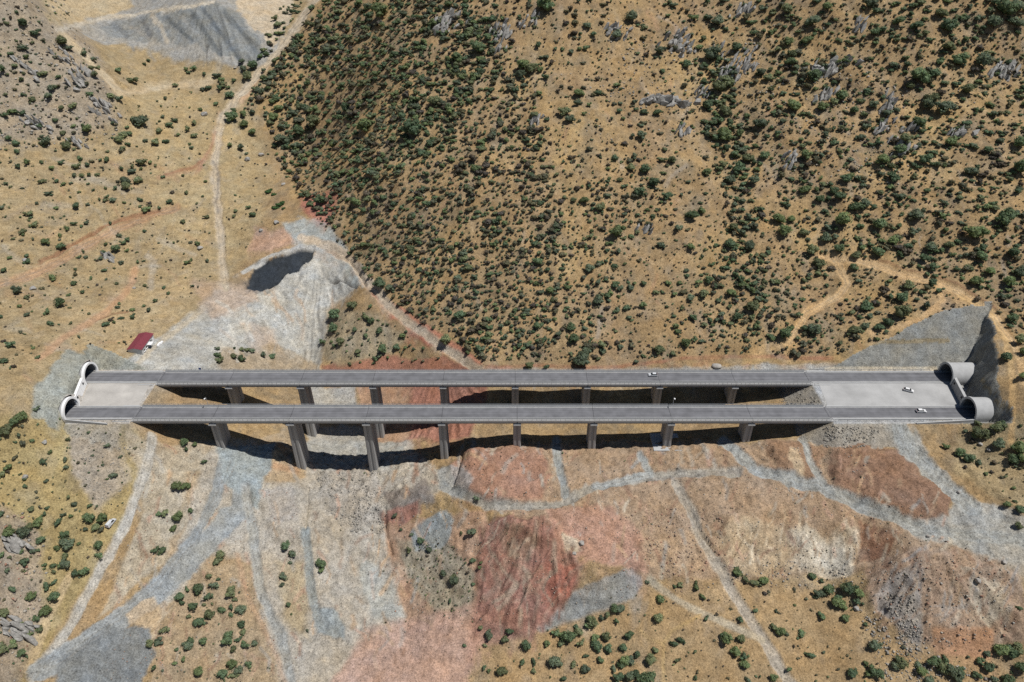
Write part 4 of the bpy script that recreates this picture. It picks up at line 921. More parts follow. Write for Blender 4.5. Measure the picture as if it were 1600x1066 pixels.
HAND += crop(0, 270, 3.5525, [(168,228,42),(198,290,45),(128,325,42),(258,380,52),(425,185,40),(270,112,38),(315,193,28),(205,170,25),(10,195,35),(375,308,32),(337,347,30),(335,410,45),(185,368,25),(150,458,32),(57,472,28),(25,538,35),(160,495,35),(298,578,48),(412,612,38),(105,655,55),(148,688,40),(113,738,32),(332,725,65),(268,770,45),(285,832,45),(152,785,38),(8,795,35),(395,835,22),(508,585,28),(585,538,28),(645,422,50),(672,498,35),(690,390,35),(705,370,28),(575,440,35),(590,395,28),(620,462,28),(560,470,30),(710,432,25),(475,465,28),(443,468,22),(462,432,22),(420,535,20),(615,278,28),(808,200,45),(780,148,35),(632,148,38),(585,152,30),(553,147,22),(945,155,45),(885,195,22),(485,175,28),(480,278,30),(1095,390,35),(1040,495,35),(1065,480,28),(1150,243,35),(1300,238,28),(1310,212,28),(1410,232,35),(590,838,38),(738,800,40),(738,757,32),(828,757,32),(862,710,32),(808,622,28),(62,952,50),(28,1040,45),(212,1022,28),(187,970,25),(442,910,22),(495,782,22),(1225,1042,45),(1215,1010,35),(1212,975,28),(1300,1020,42),(1345,1032,50),(1370,982,28),(1340,978,28),(1400,985,35),(1303,970,22),(1018,272,30),(805,322,28),(765,495,25),(1385,190,30)])
HAND += crop(400, 270, 3.5525, [(435,780,75),(540,735,60),(425,870,65),(475,930,55),(610,800,50),(640,820,50),(705,980,60),(775,968,50),(815,905,40),(685,875,45),(370,935,40),(565,988,40),(635,740,35),(550,870,35),(610,900,40),(40,1008,32),(90,1020,32),(1050,920,75),(1130,790,70),(690,610,80),(740,640,60)])
HAND += crop(0, 500, 4.0, [(145,605,85),(98,635,60),(40,680,80),(117,715,38),(228,555,35),(317,822,35),(275,880,45),(412,868,45),(418,915,45),(60,912,50),(15,965,45),(205,752,30),(430,742,35),(710,965,55),(675,782,32),(755,852,28),(295,1002,25),(160,1038,35),(1150,765,60),(1220,770,40),(1165,805,40),(1278,882,42),(1110,1030,70),(1160,1035,60)])
HAND += crop(0, 766, 3.5525, [(65,235,70),(140,235,80),(165,200,50),(220,175,60),(250,130,32),(232,275,52),(325,170,45),(353,135,28),(380,285,75),(365,245,50),(322,315,38),(190,335,40),(365,365,40),(370,410,60),(340,410,45),(295,415,40),(300,450,35),(475,450,55),(415,460,45),(510,150,65),(575,155,65),(535,200,55),(550,298,60),(553,360,38),(420,75,30),(180,580,60),(305,590,68),(265,665,72),(265,530,50),(300,510,35),(210,705,50),(225,765,50),(165,795,42),(20,870,70),(78,838,40),(78,860,40),(122,900,55),(118,740,38),(20,670,60),(135,395,50),(120,335,30),(80,548,45),(45,440,40),(10,360,40),(10,135,35),
 (920,122,42),(882,132,32),(990,147,62),(963,210,48),(870,328,50),(905,325,45),(1230,355,65),(1205,395,50),(1060,110,35),(1113,535,68),(1002,580,55),(1040,550,32),(1012,622,38),(1160,475,48),(1190,525,48),(1215,490,32),(1158,590,48),(1070,645,45),(1132,632,28),(1165,685,60),(1115,730,62),(1230,660,48),(1287,560,65),(1300,605,30),(1345,660,65),(1285,650,32),(1285,688,32),(1345,738,50),(1352,780,45),(1270,815,75),(1330,825,35),(1300,872,35),(1135,832,52),(1045,858,60),(1060,825,42),(912,772,42),(840,842,50),(880,842,45),(985,880,28),(975,955,28),(1110,995,60),(1295,965,62),(1245,1020,60),(1335,995,55),(1300,1020,50),(1382,960,42),(1365,858,42),(1045,700,25),(1020,935,30),(860,980,40),(1415,845,40)])
HAND += crop(400, 766, 3.5525, [(168,305,52),(205,350,45),(193,400,32),(365,402,62),(368,435,35),(158,480,50),(150,520,30),(185,635,28),(198,685,18),(285,775,20),(1205,228,48),(1200,390,32),(1140,235,28),(1095,500,60),(1040,460,45),(1100,470,35),(910,280,50),(850,330,45),(865,243,28),(770,140,35),(805,220,22),(965,330,35),(1222,40,35),(1292,800,55),(1250,760,35),(1155,858,25),(1405,778,45),(1375,828,50),(1370,1000,60),(1270,858,30),(1265,985,25),(1290,1000,28),(1250,400,22),(1240,430,22),(1205,520,22),(1075,612,28)])
HAND += crop(800, 766, 3.5525, [(1018,530,50),(753,507,28),(905,532,28),(930,525,32),(1055,587,38),(825,605,45),(808,705,68),(600,650,60),(570,660,50),(530,682,38),(498,708,38),(440,735,75),(420,742,50),(580,722,38),(305,800,80),(280,795,50),(370,780,55),(245,790,45),(355,750,30),(85,860,60),(190,845,45),(268,850,38),(385,845,50),(245,950,75),(340,960,50),(122,950,35),(455,818,50),(525,808,55),(470,860,65),(530,872,45),(495,940,50),(410,915,35),(400,990,50),(615,865,55),(650,800,50),(630,945,60),(660,948,45),(605,965,45),(695,900,48),(775,930,70),(800,885,40),(565,985,40),(590,1035,60),(650,1025,60),(690,1010,50),(755,1035,85),(720,1045,60),(895,848,45),(940,828,38),(1190,818,75),(1170,805,50),(1270,825,50),(1240,890,60),(1285,920,45),(1290,955,55),(1265,710,38),(1075,708,32),(915,940,35),(1018,1040,28),(1305,1048,38),(1250,455,50),(1290,485,45),(1350,505,50),(1395,500,55),(1350,665,30),(1018,890,25),(60,950,35),(120,1005,28),(290,1040,40)])
HAND += crop(1200, 766, 3.5525, [(450,535,80),(430,530,60),(500,560,60),(330,550,75),(280,570,60),(395,625,80),(380,600,55),(420,700,45),(490,610,45),(248,475,45),(295,500,35),(300,697,45),(60,780,60),(100,790,40),(35,760,40),(590,855,65),(535,740,28),(465,1005,60),(590,1005,80),(560,1010,50),(735,950,90),(700,970,60),(910,945,70),(960,975,70),(1020,1000,80),(1060,1000,60),(1050,1045,60),(980,935,40),(850,1000,60),(890,1050,60),(830,965,50),(1170,945,50),(1220,980,65),(1150,1015,50),(1290,880,80),(1340,890,80),(1385,880,70),(1210,905,45),(1400,975,65),(1320,1040,60),(1250,1045,50),(1390,650,32),(1400,100,60),(1330,75,35),(1390,195,50),(535,955,35),(25,1040,50),(115,990,35),(185,790,40),(230,910,45)])
HAND += crop(1200, 480, 4.0, [(1340,700,70),(1310,720,50),(1420,750,90),(1320,780,110),(1290,800,60),(1440,850,70),(1190,905,70),(1240,945,70),(1110,870,50),(1310,965,50),(1460,730,60),(1560,880,90),(1530,940,80),(1590,950,70),(1480,310,80),(1520,70,80),(1580,200,80),(1590,270,70),(1590,430,60),(1000,95,90),(970,110,50),(850,160,70),(610,260,70),(540,140,90),(590,120,60),(740,95,70),(690,120,60),(100,160,90),(820,35,100)])
HAND += crop(800, 540, 4.0, [(440,75,110),(470,40,60),(920,35,60),(1000,50,45),(775,100,40),(540,80,35),(110,120,60),(110,145,40),(215,130,40)])
HAND += crop(800, 0, 3.5525, [(180,35,110),(420,145,45),(405,270,40),(145,250,50),(100,385,80),(45,420,60),(60,360,80),(190,430,40),(375,520,60),(365,570,50),(580,470,40),(150,515,50),(290,620,70),(320,660,60),(125,640,50),(1140,120,80),(1100,310,100),(1240,270,70),(1150,490,90),(1190,445,80),(1080,590,70),(1180,620,70),(1170,750,90),(805,625,50),(720,755,60),(1370,690,80),(1380,400,60),(885,890,50),(1080,950,50),(1170,915,55),(740,940,80),(780,1010,70),(650,100,80),(580,195,70),(820,285,60),(965,365,55),(730,620,50),(680,870,50),(660,930,55),(570,880,50),(1310,880,80),(1260,930,70),(1210,1000,70),(1340,1000,70),(1230,850,50),(1400,860,60)])
HAND += crop(1200, 0, 3.5525, [(100,55,70),(240,120,80),(210,220,60),(110,240,60),(130,300,60),(120,345,70),(250,430,90),(300,590,70),(400,540,80),(475,615,60),(575,585,55),(135,590,80),(210,860,70),(440,985,60),(590,180,60),(1000,160,90),(960,80,70),(990,260,80),(820,430,110),(930,410,70),(780,480,60),(900,550,90),(970,600,100),(880,580,80),(1100,500,80),(1190,350,100),(1300,60,110),(1250,130,90),(1380,130,80),(1380,40,90),(1050,340,90),(1220,830,60),(1390,800,70),(1390,930,90),(1120,950,80),(830,690,80),(760,770,80),(730,830,80),(640,890,80),(820,140,70),(720,120,60),(600,60,50),(330,40,60),(560,30,60),(860,890,70),(1010,790,70),(690,980,70)])
HAND += crop(800, 270, 3.5525, [(1000,228,80),(1055,215,50),(860,130,60),(700,110,70),(580,330,90),(490,195,60),(400,150,60),(1205,390,80),(1315,405,70),(1220,300,60),(830,400,45),(920,310,40),(990,410,50),(570,515,45),(590,430,40),(430,530,60),(480,605,45),(600,640,50),(660,640,50),(545,665,50),(800,660,40),(720,735,45),(630,750,45),(870,610,45),(930,610,35),(480,705,60),(905,850,50),(1240,800,60),(1340,750,80),(1210,660,60),(820,975,50),(960,950,60),(350,920,70),(500,950,50),(1085,600,55),(1100,815,40),(1065,665,50),(990,690,50),(210,650,60),(140,490,60),(330,850,55),(140,850,50)])
HAND += crop(1200, 270, 3.5525, [(200,95,65),(430,30,70),(410,265,110),(480,190,80),(400,130,70),(540,170,70),(285,150,55),(60,260,70),(125,255,55),(80,330,80),(190,330,60),(610,290,90),(820,230,85),(680,375,70),(600,440,70),(490,455,55),(895,410,80),(1140,335,110),(1300,250,100),(1330,210,60),(1180,465,70),(1110,520,50),(1220,540,60),(1150,600,80),(1330,600,80),(1390,555,80),(1350,440,70),(1000,400,60),(920,520,60),(860,470,60),(240,430,70),(390,420,60),(320,360,60),(545,735,70),(750,765,60),(735,700,70),(870,735,50),(680,690,40),(945,650,45),(470,525,50),(250,870,80),(280,510,70),(780,620,60)])
HAND += crop(400, 0, 3.5525, [(240,730,70),(100,650,60),(80,680,50),(140,770,90),(880,730,120),(600,700,110),(330,670,90),(1230,270,90),(1110,320,70),(500,600,70),(700,60,110),(980,560,80)])
HAND = np.array(HAND)
HAND = HAND[(HAND[:, 1] > -20) & (HAND[:, 1] < 1085)]

def scatter(poly, spacing, dmin, dmax, clump=0.0, power=2.0, seed=0, kinds=(0.5, 0.3, 0.2)):
    """points over a stretch of hillside, kept off tracks and bare ground"""
    rng = np.random.default_rng(seed); p = np.array(poly, float)
    xs = np.arange(p[:, 0].min(), p[:, 0].max(), spacing); ys = np.arange(p[:, 1].min(), p[:, 1].max(), spacing * 0.85)
    X, Y = np.meshgrid(xs, ys); X = X + (np.arange(len(ys)) % 2)[:, None] * spacing / 2
    X = (X + rng.uniform(-.62, .62, X.shape) * spacing).ravel(); Y = (Y + rng.uniform(-.62, .62, Y.shape) * spacing).ravel()
    k = inside(X, Y, poly); X, Y = X[k], Y[k]
    nz = fbm(X / 55 + seed, Y / 48 - seed, 3)
    k = nz > clump - 0.5 + 0.25 * rng.standard_normal(len(X)); X, Y, nz = X[k], Y[k], nz[k]
    d = dmin + (dmax - dmin) * rng.uniform(0, 1, len(X)) ** power * np.clip(0.8 + 0.9 * nz, 0.5, 1.4)
    return np.stack([X, Y, d, rng.choice(3, len(X), p=kinds)], -1)
S = [scatter([(500,-40),(405,160),(445,280),(545,405),(620,485),(740,565),(860,565),(880,400),(860,250),(830,120),(760,-40)], 8.4, 4, 14, -0.05, 1.5, 1, (0.50, 0.32, 0.18)),
     scatter([(500,-40),(405,160),(445,280),(545,405),(620,485),(740,565),(860,565),(880,400),(860,250),(830,120),(760,-40)], 11, 2.5, 6.5, 0.1, 1.4, 2, (0.15, 0.40, 0.45)),
     scatter([(760,-40),(830,120),(860,250),(880,400),(860,565),(1300,558),(1300,380),(1200,300),(1100,200),(1000,-40)], 14.5, 3.5, 12, 0.30, 1.8, 3, (0.55, 0.28, 0.17)),
     scatter([(880,240),(1000,250),(1060,330),(960,400),(980,560),(860,565),(870,400)], 11, 3.5, 11.5, 0.12, 1.7, 13, (0.6, 0.25, 0.15)),
     scatter([(1100,380),(1300,390),(1300,555),(1120,560),(1080,450)], 11, 4, 12, 0.15, 1.6, 14, (0.6, 0.25, 0.15)),
     scatter([(760,-40),(830,120),(860,250),(880,400),(860,565),(1300,558),(1300,380),(1200,300),(1100,200),(1000,-40)], 10, 2.0, 5.5, 0.22, 1.5, 4, (0.2, 0.40, 0.40)),
     scatter([(1000,-40),(1100,200),(1200,300),(1300,380),(1300,558),(1530,482),(1590,560),(1760,700),(1760,-40)], 12.8, 4, 14, 0.22, 1.8, 5, (0.58, 0.27, 0.15)),
     scatter([(1000,-40),(1100,200),(1200,300),(1300,380),(1300,558),(1530,482),(1590,560),(1760,700),(1760,-40)], 9, 2.2, 6, 0.2, 1.5, 6, (0.15, 0.40, 0.45)),
     scatter([(1085,90),(1140,90),(1160,200),(1190,330),(1200,480),(1150,480),(1130,300),(1100,200)], 10, 6, 15, 0.0, 1.2, 7, (0.8, 0.15, 0.05)),
     scatter([(450,-10),(500,-20),(480,40),(415,150),(385,190),(370,175),(400,95)], 8.5, 5, 14, 0.0, 1.4, 8, (0.85, 0.12, 0.03)),
     scatter([(-120,240),(200,225),(330,260),(335,440),(200,540),(60,560),(-120,640)], 17, 1.6, 4.6, 0.25, 2.0, 9, (0.3, 0.3, 0.4)),
     scatter([(-120,-40),(80,-20),(160,110),(200,220),(-120,240)], 11, 2.5, 8, 0.18, 1.8, 10, (0.45, 0.35, 0.2)),
     scatter([(150,110),(260,120),(390,140),(345,200),(330,260),(200,215)], 15, 2.0, 6, 0.25, 1.8, 11, (0.4, 0.35, 0.25)),
     scatter([(350,200),(400,180),(440,290),(400,400),(350,410)], 17, 2, 5, 0.25, 1.8, 12, (0.35, 0.35, 0.3)),
     scatter([(510,482),(590,490),(650,530),(700,565),(515,575)], 12, 3, 9, 0.2, 1.6, 15, (0.6, 0.25, 0.15)),
     scatter([(-120,660),(100,655),(230,690),(190,800),(60,1030),(-120,1080)], 19, 2, 6, 0.25, 2.0, 16, (0.4, 0.35, 0.25)),
     scatter([(250,960),(390,880),(440,1080),(240,1080)], 17, 2, 5, 0.25, 2.0, 17, (0.4, 0.3, 0.3)),
     scatter([(625,850),(715,850),(745,900),(735,965),(690,965),(630,910)], 8.5, 2, 5.0, 0.08, 1.6, 18, (0.45, 0.3, 0.25)),
     scatter([(745,1010),(1000,940),(1210,915),(1345,940),(1420,1010),(1750,1030),(1750,1090),(700,1090)], 18, 2, 6.5, 0.28, 2.0, 19, (0.45, 0.3, 0.25)),
     scatter([(1500,650),(1600,660),(1750,700),(1750,840),(1600,800),(1500,730)], 13, 2.5, 8, 0.22, 1.8, 20, (0.45, 0.35, 0.2)),
     scatter([(480,700),(1290,700),(1590,900),(1590,1000),(1000,930),(600,1000)], 24, 1.4, 3.6, 0.45, 2.0, 21, (0.25, 0.35, 0.4))]
S += [scatter([(510,-40),(420,150),(450,260),(560,300),(700,240),(780,60),(760,-40)], 12.5, 7, 15, 0.05, 1.3, 31, (0.85, 0.12, 0.03)),
      scatter([(1180,-40),(1760,-40),(1760,480),(1560,470),(1300,380),(1200,250)], 19, 6, 14, 0.15, 1.3, 32, (0.8, 0.15, 0.05)),
      scatter([(-120,230),(200,225),(330,260),(335,440),(200,540),(60,560),(-120,640)], 21, 4, 9, 0.3, 1.8, 33, (0.6, 0.3, 0.1)),
      scatter([(-120,660),(100,655),(230,690),(190,800),(60,1030),(-120,1080)], 24, 4, 10, 0.3, 1.8, 34, (0.6, 0.3, 0.1))]
S = np.vstack(S)
PH, ok1 = ground_at(HAND[:, 0], HAND[:, 1] + HAND[:, 2] * 0.30)
PS, ok2 = ground_at(S[:, 0], S[:, 1])
depth_of = lambda P: project(P)[2]
bare_at = lookup(BARE, PS[:, 0], PS[:, 1])
k = ok2 & (bare_at < 0.35); S, PS = S[k], PS[k]
# keep random scrub from growing through the hand-placed crowns
order = np.argsort(-HAND[:, 2]); HAND, PH = HAND[order], PH[order]
kb = lookup(np.maximum.reduce([padR * 1.0, cutR_ * 1.0, padL * 1.0]), PH[:, 0], PH[:, 1]) < 0.5; HAND, PH = HAND[kb], PH[kb]
near = np.zeros(len(S), bool)
for hx, hy, hd in HAND: near |= (S[:, 0] - hx) ** 2 + (S[:, 1] - hy) ** 2 < (0.48 * hd) ** 2
S, PS = S[~near], PS[~near]

GREENS = np.array([(0.165, 0.232, 0.128), (0.205, 0.268, 0.130), (0.145, 0.210, 0.126), (0.220, 0.255, 0.142), (0.172, 0.218, 0.148)])
OLIVES = np.array([(0.200, 0.200, 0.135), (0.180, 0.190, 0.135), (0.215, 0.205, 0.125)])
BROWNS = np.array([(0.175, 0.150, 0.112), (0.150, 0.128, 0.100), (0.140, 0.126, 0.110)])
full_meshes = [mesh_np('crown', V, F, M['leaf'], Cc) for V, F, Cc in FULL]
trunk_mesh = MB().tube((0, 0, -0.12), (0.01, 0.015, 0.3), 0.035, 0.022, 7).tube((0.01, 0.015, 0.2), (0.16, 0.05, 0.45), 0.018, 0.008, 5).tube((0.0, 0.01, 0.18), (-0.13, 0.09, 0.42), 0.017, 0.008, 5).tube((0.01, 0.0, 0.22), (0.02, -0.15, 0.45), 0.016, 0.007, 5).mesh('trunk', M['bark'])

ANCH = [(40,60,'on the rocky slope in the top left corner'),(120,60,'beside the bare pit road at top left'),(60,170,'on the rocky left slope'),(170,130,'at the foot of the rocky left slope, beside the pit track'),
 (60,250,'on the stony left slope below the rocks'),(150,235,'on the stony slope left of the side valley'),(220,190,'near the big twin oaks left of the side valley'),(290,190,'just left of the valley dirt road'),(350,130,'beside the bend of the valley dirt road'),
 (380,200,'on the right bank of the valley dirt road'),(220,290,'above the orange erosion bank on the left slope'),(60,340,'at the left edge above the orange erosion bank'),(150,390,'around the boulders left of the dirt road'),(300,400,'between the boulder field and the dirt road'),(90,460,'on the dry slope below the orange bank'),
 (210,480,'on the dry grass above the red-roofed building'),(30,560,'at the left edge above the tunnel cut'),(30,660,'on the yellow grass left of the near left tunnel'),(90,730,'on the yellow slope below the left tunnels'),(190,720,'on the slumped earth below the left bridge end'),
 (50,830,'on the yellow slope left of the pale track, upper group'),(150,820,'around the white van left of the pale track'),(50,970,'on the rocky lower left corner'),(95,890,'on the yellow slope left of the pale track, middle group'),(280,770,'beside the gravel tracks below the left bridge end'),
 (320,930,'on the brown knoll between gravel tracks, upper part'),(360,1010,'on the brown knoll between gravel tracks, lower part'),(460,880,'beside the narrow gravel gully in the valley'),(690,870,'on the scrubby patch left of the red spoil'),(370,560,'on the pale fill behind the left bridge half'),(560,510,'on the brown wedge between grey heap and road'),
 (660,560,'under the red road bank behind the bridge'),(790,1020,'at the bottom edge below the red spoil'),(900,980,'along the toe of the grey spoil tongue'),(970,1040,'in the thicket at bottom centre'),(1020,960,'on the tan slope around the looping track'),(1130,1000,'between the two lower dirt tracks'),
 (1200,900,'at the foot of the pale cut faces'),(1300,920,'in the thicket below the white cut face'),(1230,1000,'on the tan slope right of the lower dirt track'),(1380,1040,'at the bottom edge below the grey spoil fan'),(1500,1040,'along the bottom right edge'),(1560,1010,'in the bottom right corner hedge'),
 (1570,800,'beside the grey gravel yard at right'),(1540,700,'on the slope below the right tunnels'),(1590,560,'on the slope right of the dark tunnel cut'),(1450,520,'above the grey cut face at right'),(1350,500,'on the dry slope left of the grey cut'),
 (1240,500,'in the scrub behind the right bridge half'),(1100,470,'on the scrubby slope behind the bridge, right of centre'),(930,520,'on the slope behind the bridge centre'),(960,400,'on the mid slope above the bridge centre'),(830,450,'in the dense scrub left of the bare patch'),
 (760,300,'in the dense scrub of the middle hillside'),(640,420,'at the lower edge of the dense scrub'),(520,250,'at the left edge of the dense scrub'),(600,120,'in the dense scrub at upper left of the hill'),(760,60,'near the top rocks left of centre'),
 (860,60,'near the top edge on the bare tan hill'),(850,160,'on the upper tan hill left of the rocks'),(980,120,'around the grey crags near the top'),(1130,120,'in the ravine beside the crags'),(1130,220,'in the middle of the ravine'),(1020,290,'on the slope left of the ravine'),(1170,320,'in the lower ravine'),
 (1250,80,'on the upper slope right of the ravine'),(1260,180,'right of the ravine below the crags'),(1260,270,'on the slope right of the ravine'),(1370,150,'among the slanting rocks of the right hill'),(1470,60,'near the top right of the right hill'),(1580,50,'in the top right corner'),(1450,160,'in the dark thicket of the right hill'),
 (1580,160,'at the right edge below the corner thicket'),(1400,240,'below the slanting rocks of the right hill'),(1580,250,'at the right edge of the hill'),(1320,340,'above the end of the dirt track'),(1420,370,'above the dirt track on the right hill'),(1520,340,'on the right hill above the track bend'),(1570,430,'beside the track bend at right')]
ORD = ['first','second','third','fourth','fifth','sixth','seventh','eighth','ninth','tenth','eleventh','twelfth','thirteenth','fourteenth','fifteenth','sixteenth','seventeenth','eighteenth','nineteenth','twentieth']
NIND = 300
anch = np.array([(a, b) for a, b, _ in ANCH], float)
clus = np.argmin(((HAND[:NIND, None, :2] - anch[None]) ** 2).sum(-1), 1)
def shade(rng, pal, v=0.3): return pal[rng.integers(len(pal))] * rng.uniform(1 - v, 1 + v)
for c in range(len(ANCH)):
    ids = np.where(clus == c)[0]; ids = ids[np.argsort(HAND[ids, 0])]
    for r_, i in enumerate(ids):
        d = HAND[i, 2] * depth_of(PH[i]) / FPX * 1.2; bright = False
        t = empty('oak_tree', PH[i] - np.array((0, 0, 0.06 * d)), RNG.uniform(0, 6.28)); t.scale = (d, d, d * RNG.uniform(0.75, 1.0))
        where = ANCH[c][2]
        lab = ('lone large oak shrub ' + where) if len(ids) == 1 else (ORD[min(r_, 19)] + ' oak from left ' + where)
        tag(t, lab, 'tree', 'oak shrubs scattered over the hillsides')
        cr = obj('crown', full_meshes[i % len(full_meshes)], t); g = shade(RNG, GREENS) * 1.0
        cr.color = (*g, 1.0)
        obj('trunk', trunk_mesh, t)
def merge(items, protos, name, label, cat):
    """many small shrubs as one mass of ground cover: positions, widths, tints"""
    V = []; F = []; Cc = []; n = 0
    for (p, d, tint, k, a, hz) in items:
        v, f, c = protos[k]; ca, sa = math.cos(a), math.sin(a)
        q = np.empty_like(v); e1, e2 = RNG.uniform(.75, 1.35, 2); vx, vy = v[:, 0] * e1, v[:, 1] * e2; q[:, 0] = (vx * ca - vy * sa) * d; q[:, 1] = (vx * sa + vy * ca) * d; q[:, 2] = v[:, 2] * d * hz - 0.08 * d
        V.append(q + p); F.append(f + n); n += len(v); Cc.append(c * tint)
    me = mesh_np(name, np.vstack(V), np.vstack(F), M['leaf'], np.vstack(Cc))
    o = obj(name, me); tag(o, label, cat, kind='stuff'); return o
items = []; tiny = []
for i in range(NIND, len(HAND)):
    d = HAND[i, 2] * depth_of(PH[i]) / FPX * 1.25; items.append((PH[i], d, shade(RNG, GREENS), int(RNG.integers(len(LITE))), RNG.uniform(0, 6.28), RNG.uniform(.7, .95)))
dS = S[:, 2] * depth_of(PS) / FPX * 1.24
for i in range(len(S)):
    pal = (GREENS, OLIVES, BROWNS)[int(S[i, 3])]
    it = (PS[i], dS[i], shade(RNG, pal, 0.25), 0, RNG.uniform(0, 6.28), RNG.uniform(.6, .95))
    if S[i, 2] > 5.2: items.append(it[:3] + (int(RNG.integers(len(LITE))),) + it[4:])
    else: tiny.append(it[:3] + (int(RNG.integers(len(TINY))),) + it[4:])
print('shrubs', len(HAND), len(items), len(tiny), 'tris', sum(len(LITE[0][1]) for _ in items) + sum(len(TINY[0][1]) for _ in tiny))
merge(items, LITE, 'scrub', 'mass of dark green and olive scrub covering the hillsides', 'scrub')
merge(tiny, TINY, 'low_scrub', 'low brown and olive tufts dotted between the shrubs', 'scrub')
gr = []
for (x, y, s) in ((420,300,14),(428,305,12),(436,322,18),(430,326,14),(441,318,12),(424,297,9),(444,326,8)):
    P, _ = ground_at(x, y); gr.append((P[0], s * depth_of(P)[0] / FPX, np.array((0.075, 0.15, 0.055)), int(RNG.integers(len(LITE))), 1.0 * x, 0.5))
merge(gr, LITE, 'reeds', 'bright green reeds by the spring above the grey heap', 'reeds')

# ------------------------------------------------------------------ rocks
def hull_mesh(bm, pts):
    vs = [bm.verts.new(p) for p in pts]; r = bmesh.ops.convex_hull(bm, input=vs)
    dead = {e for e in list(r.get('geom_unused', [])) + list(r.get('geom_interior', [])) if isinstance(e, bmesh.types.BMVert)}
    bmesh.ops.delete(bm, geom=list(dead), context='VERTS')
def boulder_mesh(seed, mat):
    rng = np.random.default_rng(seed); bm = bmesh.new(); v = rand_dirs(rng, 26, -0.8) * np.array((0.5, 0.42, 0.34)) * rng.uniform(0.8, 1.1, (26, 1))
    hull_mesh(bm, v + (0, 0, 0.2)); me = bpy.data.meshes.new('boulder'); bm.to_mesh(me); bm.free(); me.materials.append(mat); return me
BOUL = [boulder_mesh(k, M['rock']) for k in range(4)] + [boulder_mesh(k + 9, M['pale_rock']) for k in range(3)]
for x, y, s, pale, lab in (
    (387,250,14,0,'dark grey boulder right of the valley dirt road'),(409,243,13,1,'pale flat boulder right of the valley dirt road, beside the hill foot'),(320,180,15,0,'grey boulder among shrubs left of the valley road bend'),
    (313,389,13,1,'pale boulder with a shrub behind it left of the dirt road'),(443,289,10,1,'pale boulder at the foot of the scrub hill above the reeds'),(52,452,14,0,'low grey boulder at the left edge of the dry slope'),(40,408,13,0,'grey boulder beside a shrub above the orange bank'),
    (1568,879,12,1,'white boulder on the right edge of the gravel yard'),(1498,770,10,1,'white boulder lying on the grey track at right'),(1528,908,14,1,'pale boulder on top of the right spoil slope'),(40,746,14,0,'lilac grey boulder on the yellow left slope'),(70,692,12,0,'flat grey boulder below the left tunnel mouths'),
    (210,451,8,1,'small bluish white boulder above the red-roofed building'),(1532,695,10,1,'pale boulder among shrubs below the right tunnels'),(1545,704,9,1,'smaller pale boulder below the right tunnels, right of its neighbour'),(1338,952,13,1,'pale boulder below the thicket under the white cut'),
    (909,850,14,1,'pale slab on the pink crest above the red spoil'),(897,866,11,1,'lower pale slab on the pink crest above the red spoil'),(432,349,13,0,'dark grey boulder left of the grey heap'),(408,361,10,0,'small dark boulder on bare earth above the dark scarp'),(367,107,7,1,'tiny white boulder below the top left pit'),(1450,838,9,1,'pale boulder at the fork of the grey tracks')):
    P, _ = ground_at(x, y); d = s * depth_of(P)[0] / FPX * 0.8
    o = obj('boulder', BOUL[4 + int(RNG.integers(3))] if pale else BOUL[int(RNG.integers(4))], None, P[0] - np.array((0, 0, 0.06 * d)), (0, 0, RNG.uniform(0, 6.28)), (d, d, d)); tag(o, lab, 'boulder', 'loose boulders')
P, _ = ground_at(1120, 572); d = 17 * depth_of(P)[0] / FPX
V, F = ICO2; q = V * np.array((0.5, 0.4, 0.22)) * (1 + 0.08 * RNG.standard_normal((len(V), 1))); o = obj('gravel_pile', mesh_np('gravel_pile', q * d, F, M['pale_rock'], smooth=True), None, P[0]); tag(o, 'small pale gravel pile behind the far viaduct', 'gravel pile')

def outcrop(x, y, w, h, seed, lab, lean=0.5):
    rng = np.random.default_rng(seed); P, _ = ground_at(x, y + h * 0.35); P = P[0]; s = depth_of(P) / FPX
    W, H = w * s, h * s; n = max(9, int(w * h / 60))
    o = empty('rock_outcrop', P); tag(o, lab, 'rock outcrop', 'rock outcrops on the hills')
    for k in range(min(n, 34)):
        cx = rng.normal(0, 0.24) * W; cy = rng.uniform(-0.15, 0.85) * H * 0.9; gz = float(height(P[0] + cx, P[1] + cy)) - P[2]
        a, b, c = rng.uniform(0.08, 0.2) * W + 0.6, rng.uniform(0.6, 1.8), rng.uniform(1.6, 4.4)
        pts = rand_dirs(rng, 14, -1) * np.array((a * 0.5, b, c)) * rng.uniform(0.75, 1.15, (14, 1))
        pts[:, 0] += lean * pts[:, 2]; yaw = rng.normal(0.3, 0.5); ca, sa = math.cos(yaw), math.sin(yaw)
        pts = np.stack([pts[:, 0] * ca - pts[:, 1] * sa, pts[:, 0] * sa + pts[:, 1] * ca, pts[:, 2]], -1)
        bm = bmesh.new(); hull_mesh(bm, pts); me = bpy.data.meshes.new('rock_slab'); bm.to_mesh(me); bm.free(); me.materials.append(M['rock'])
        obj('rock_slab', me, o, (cx, cy, gz + 0.35 * c))
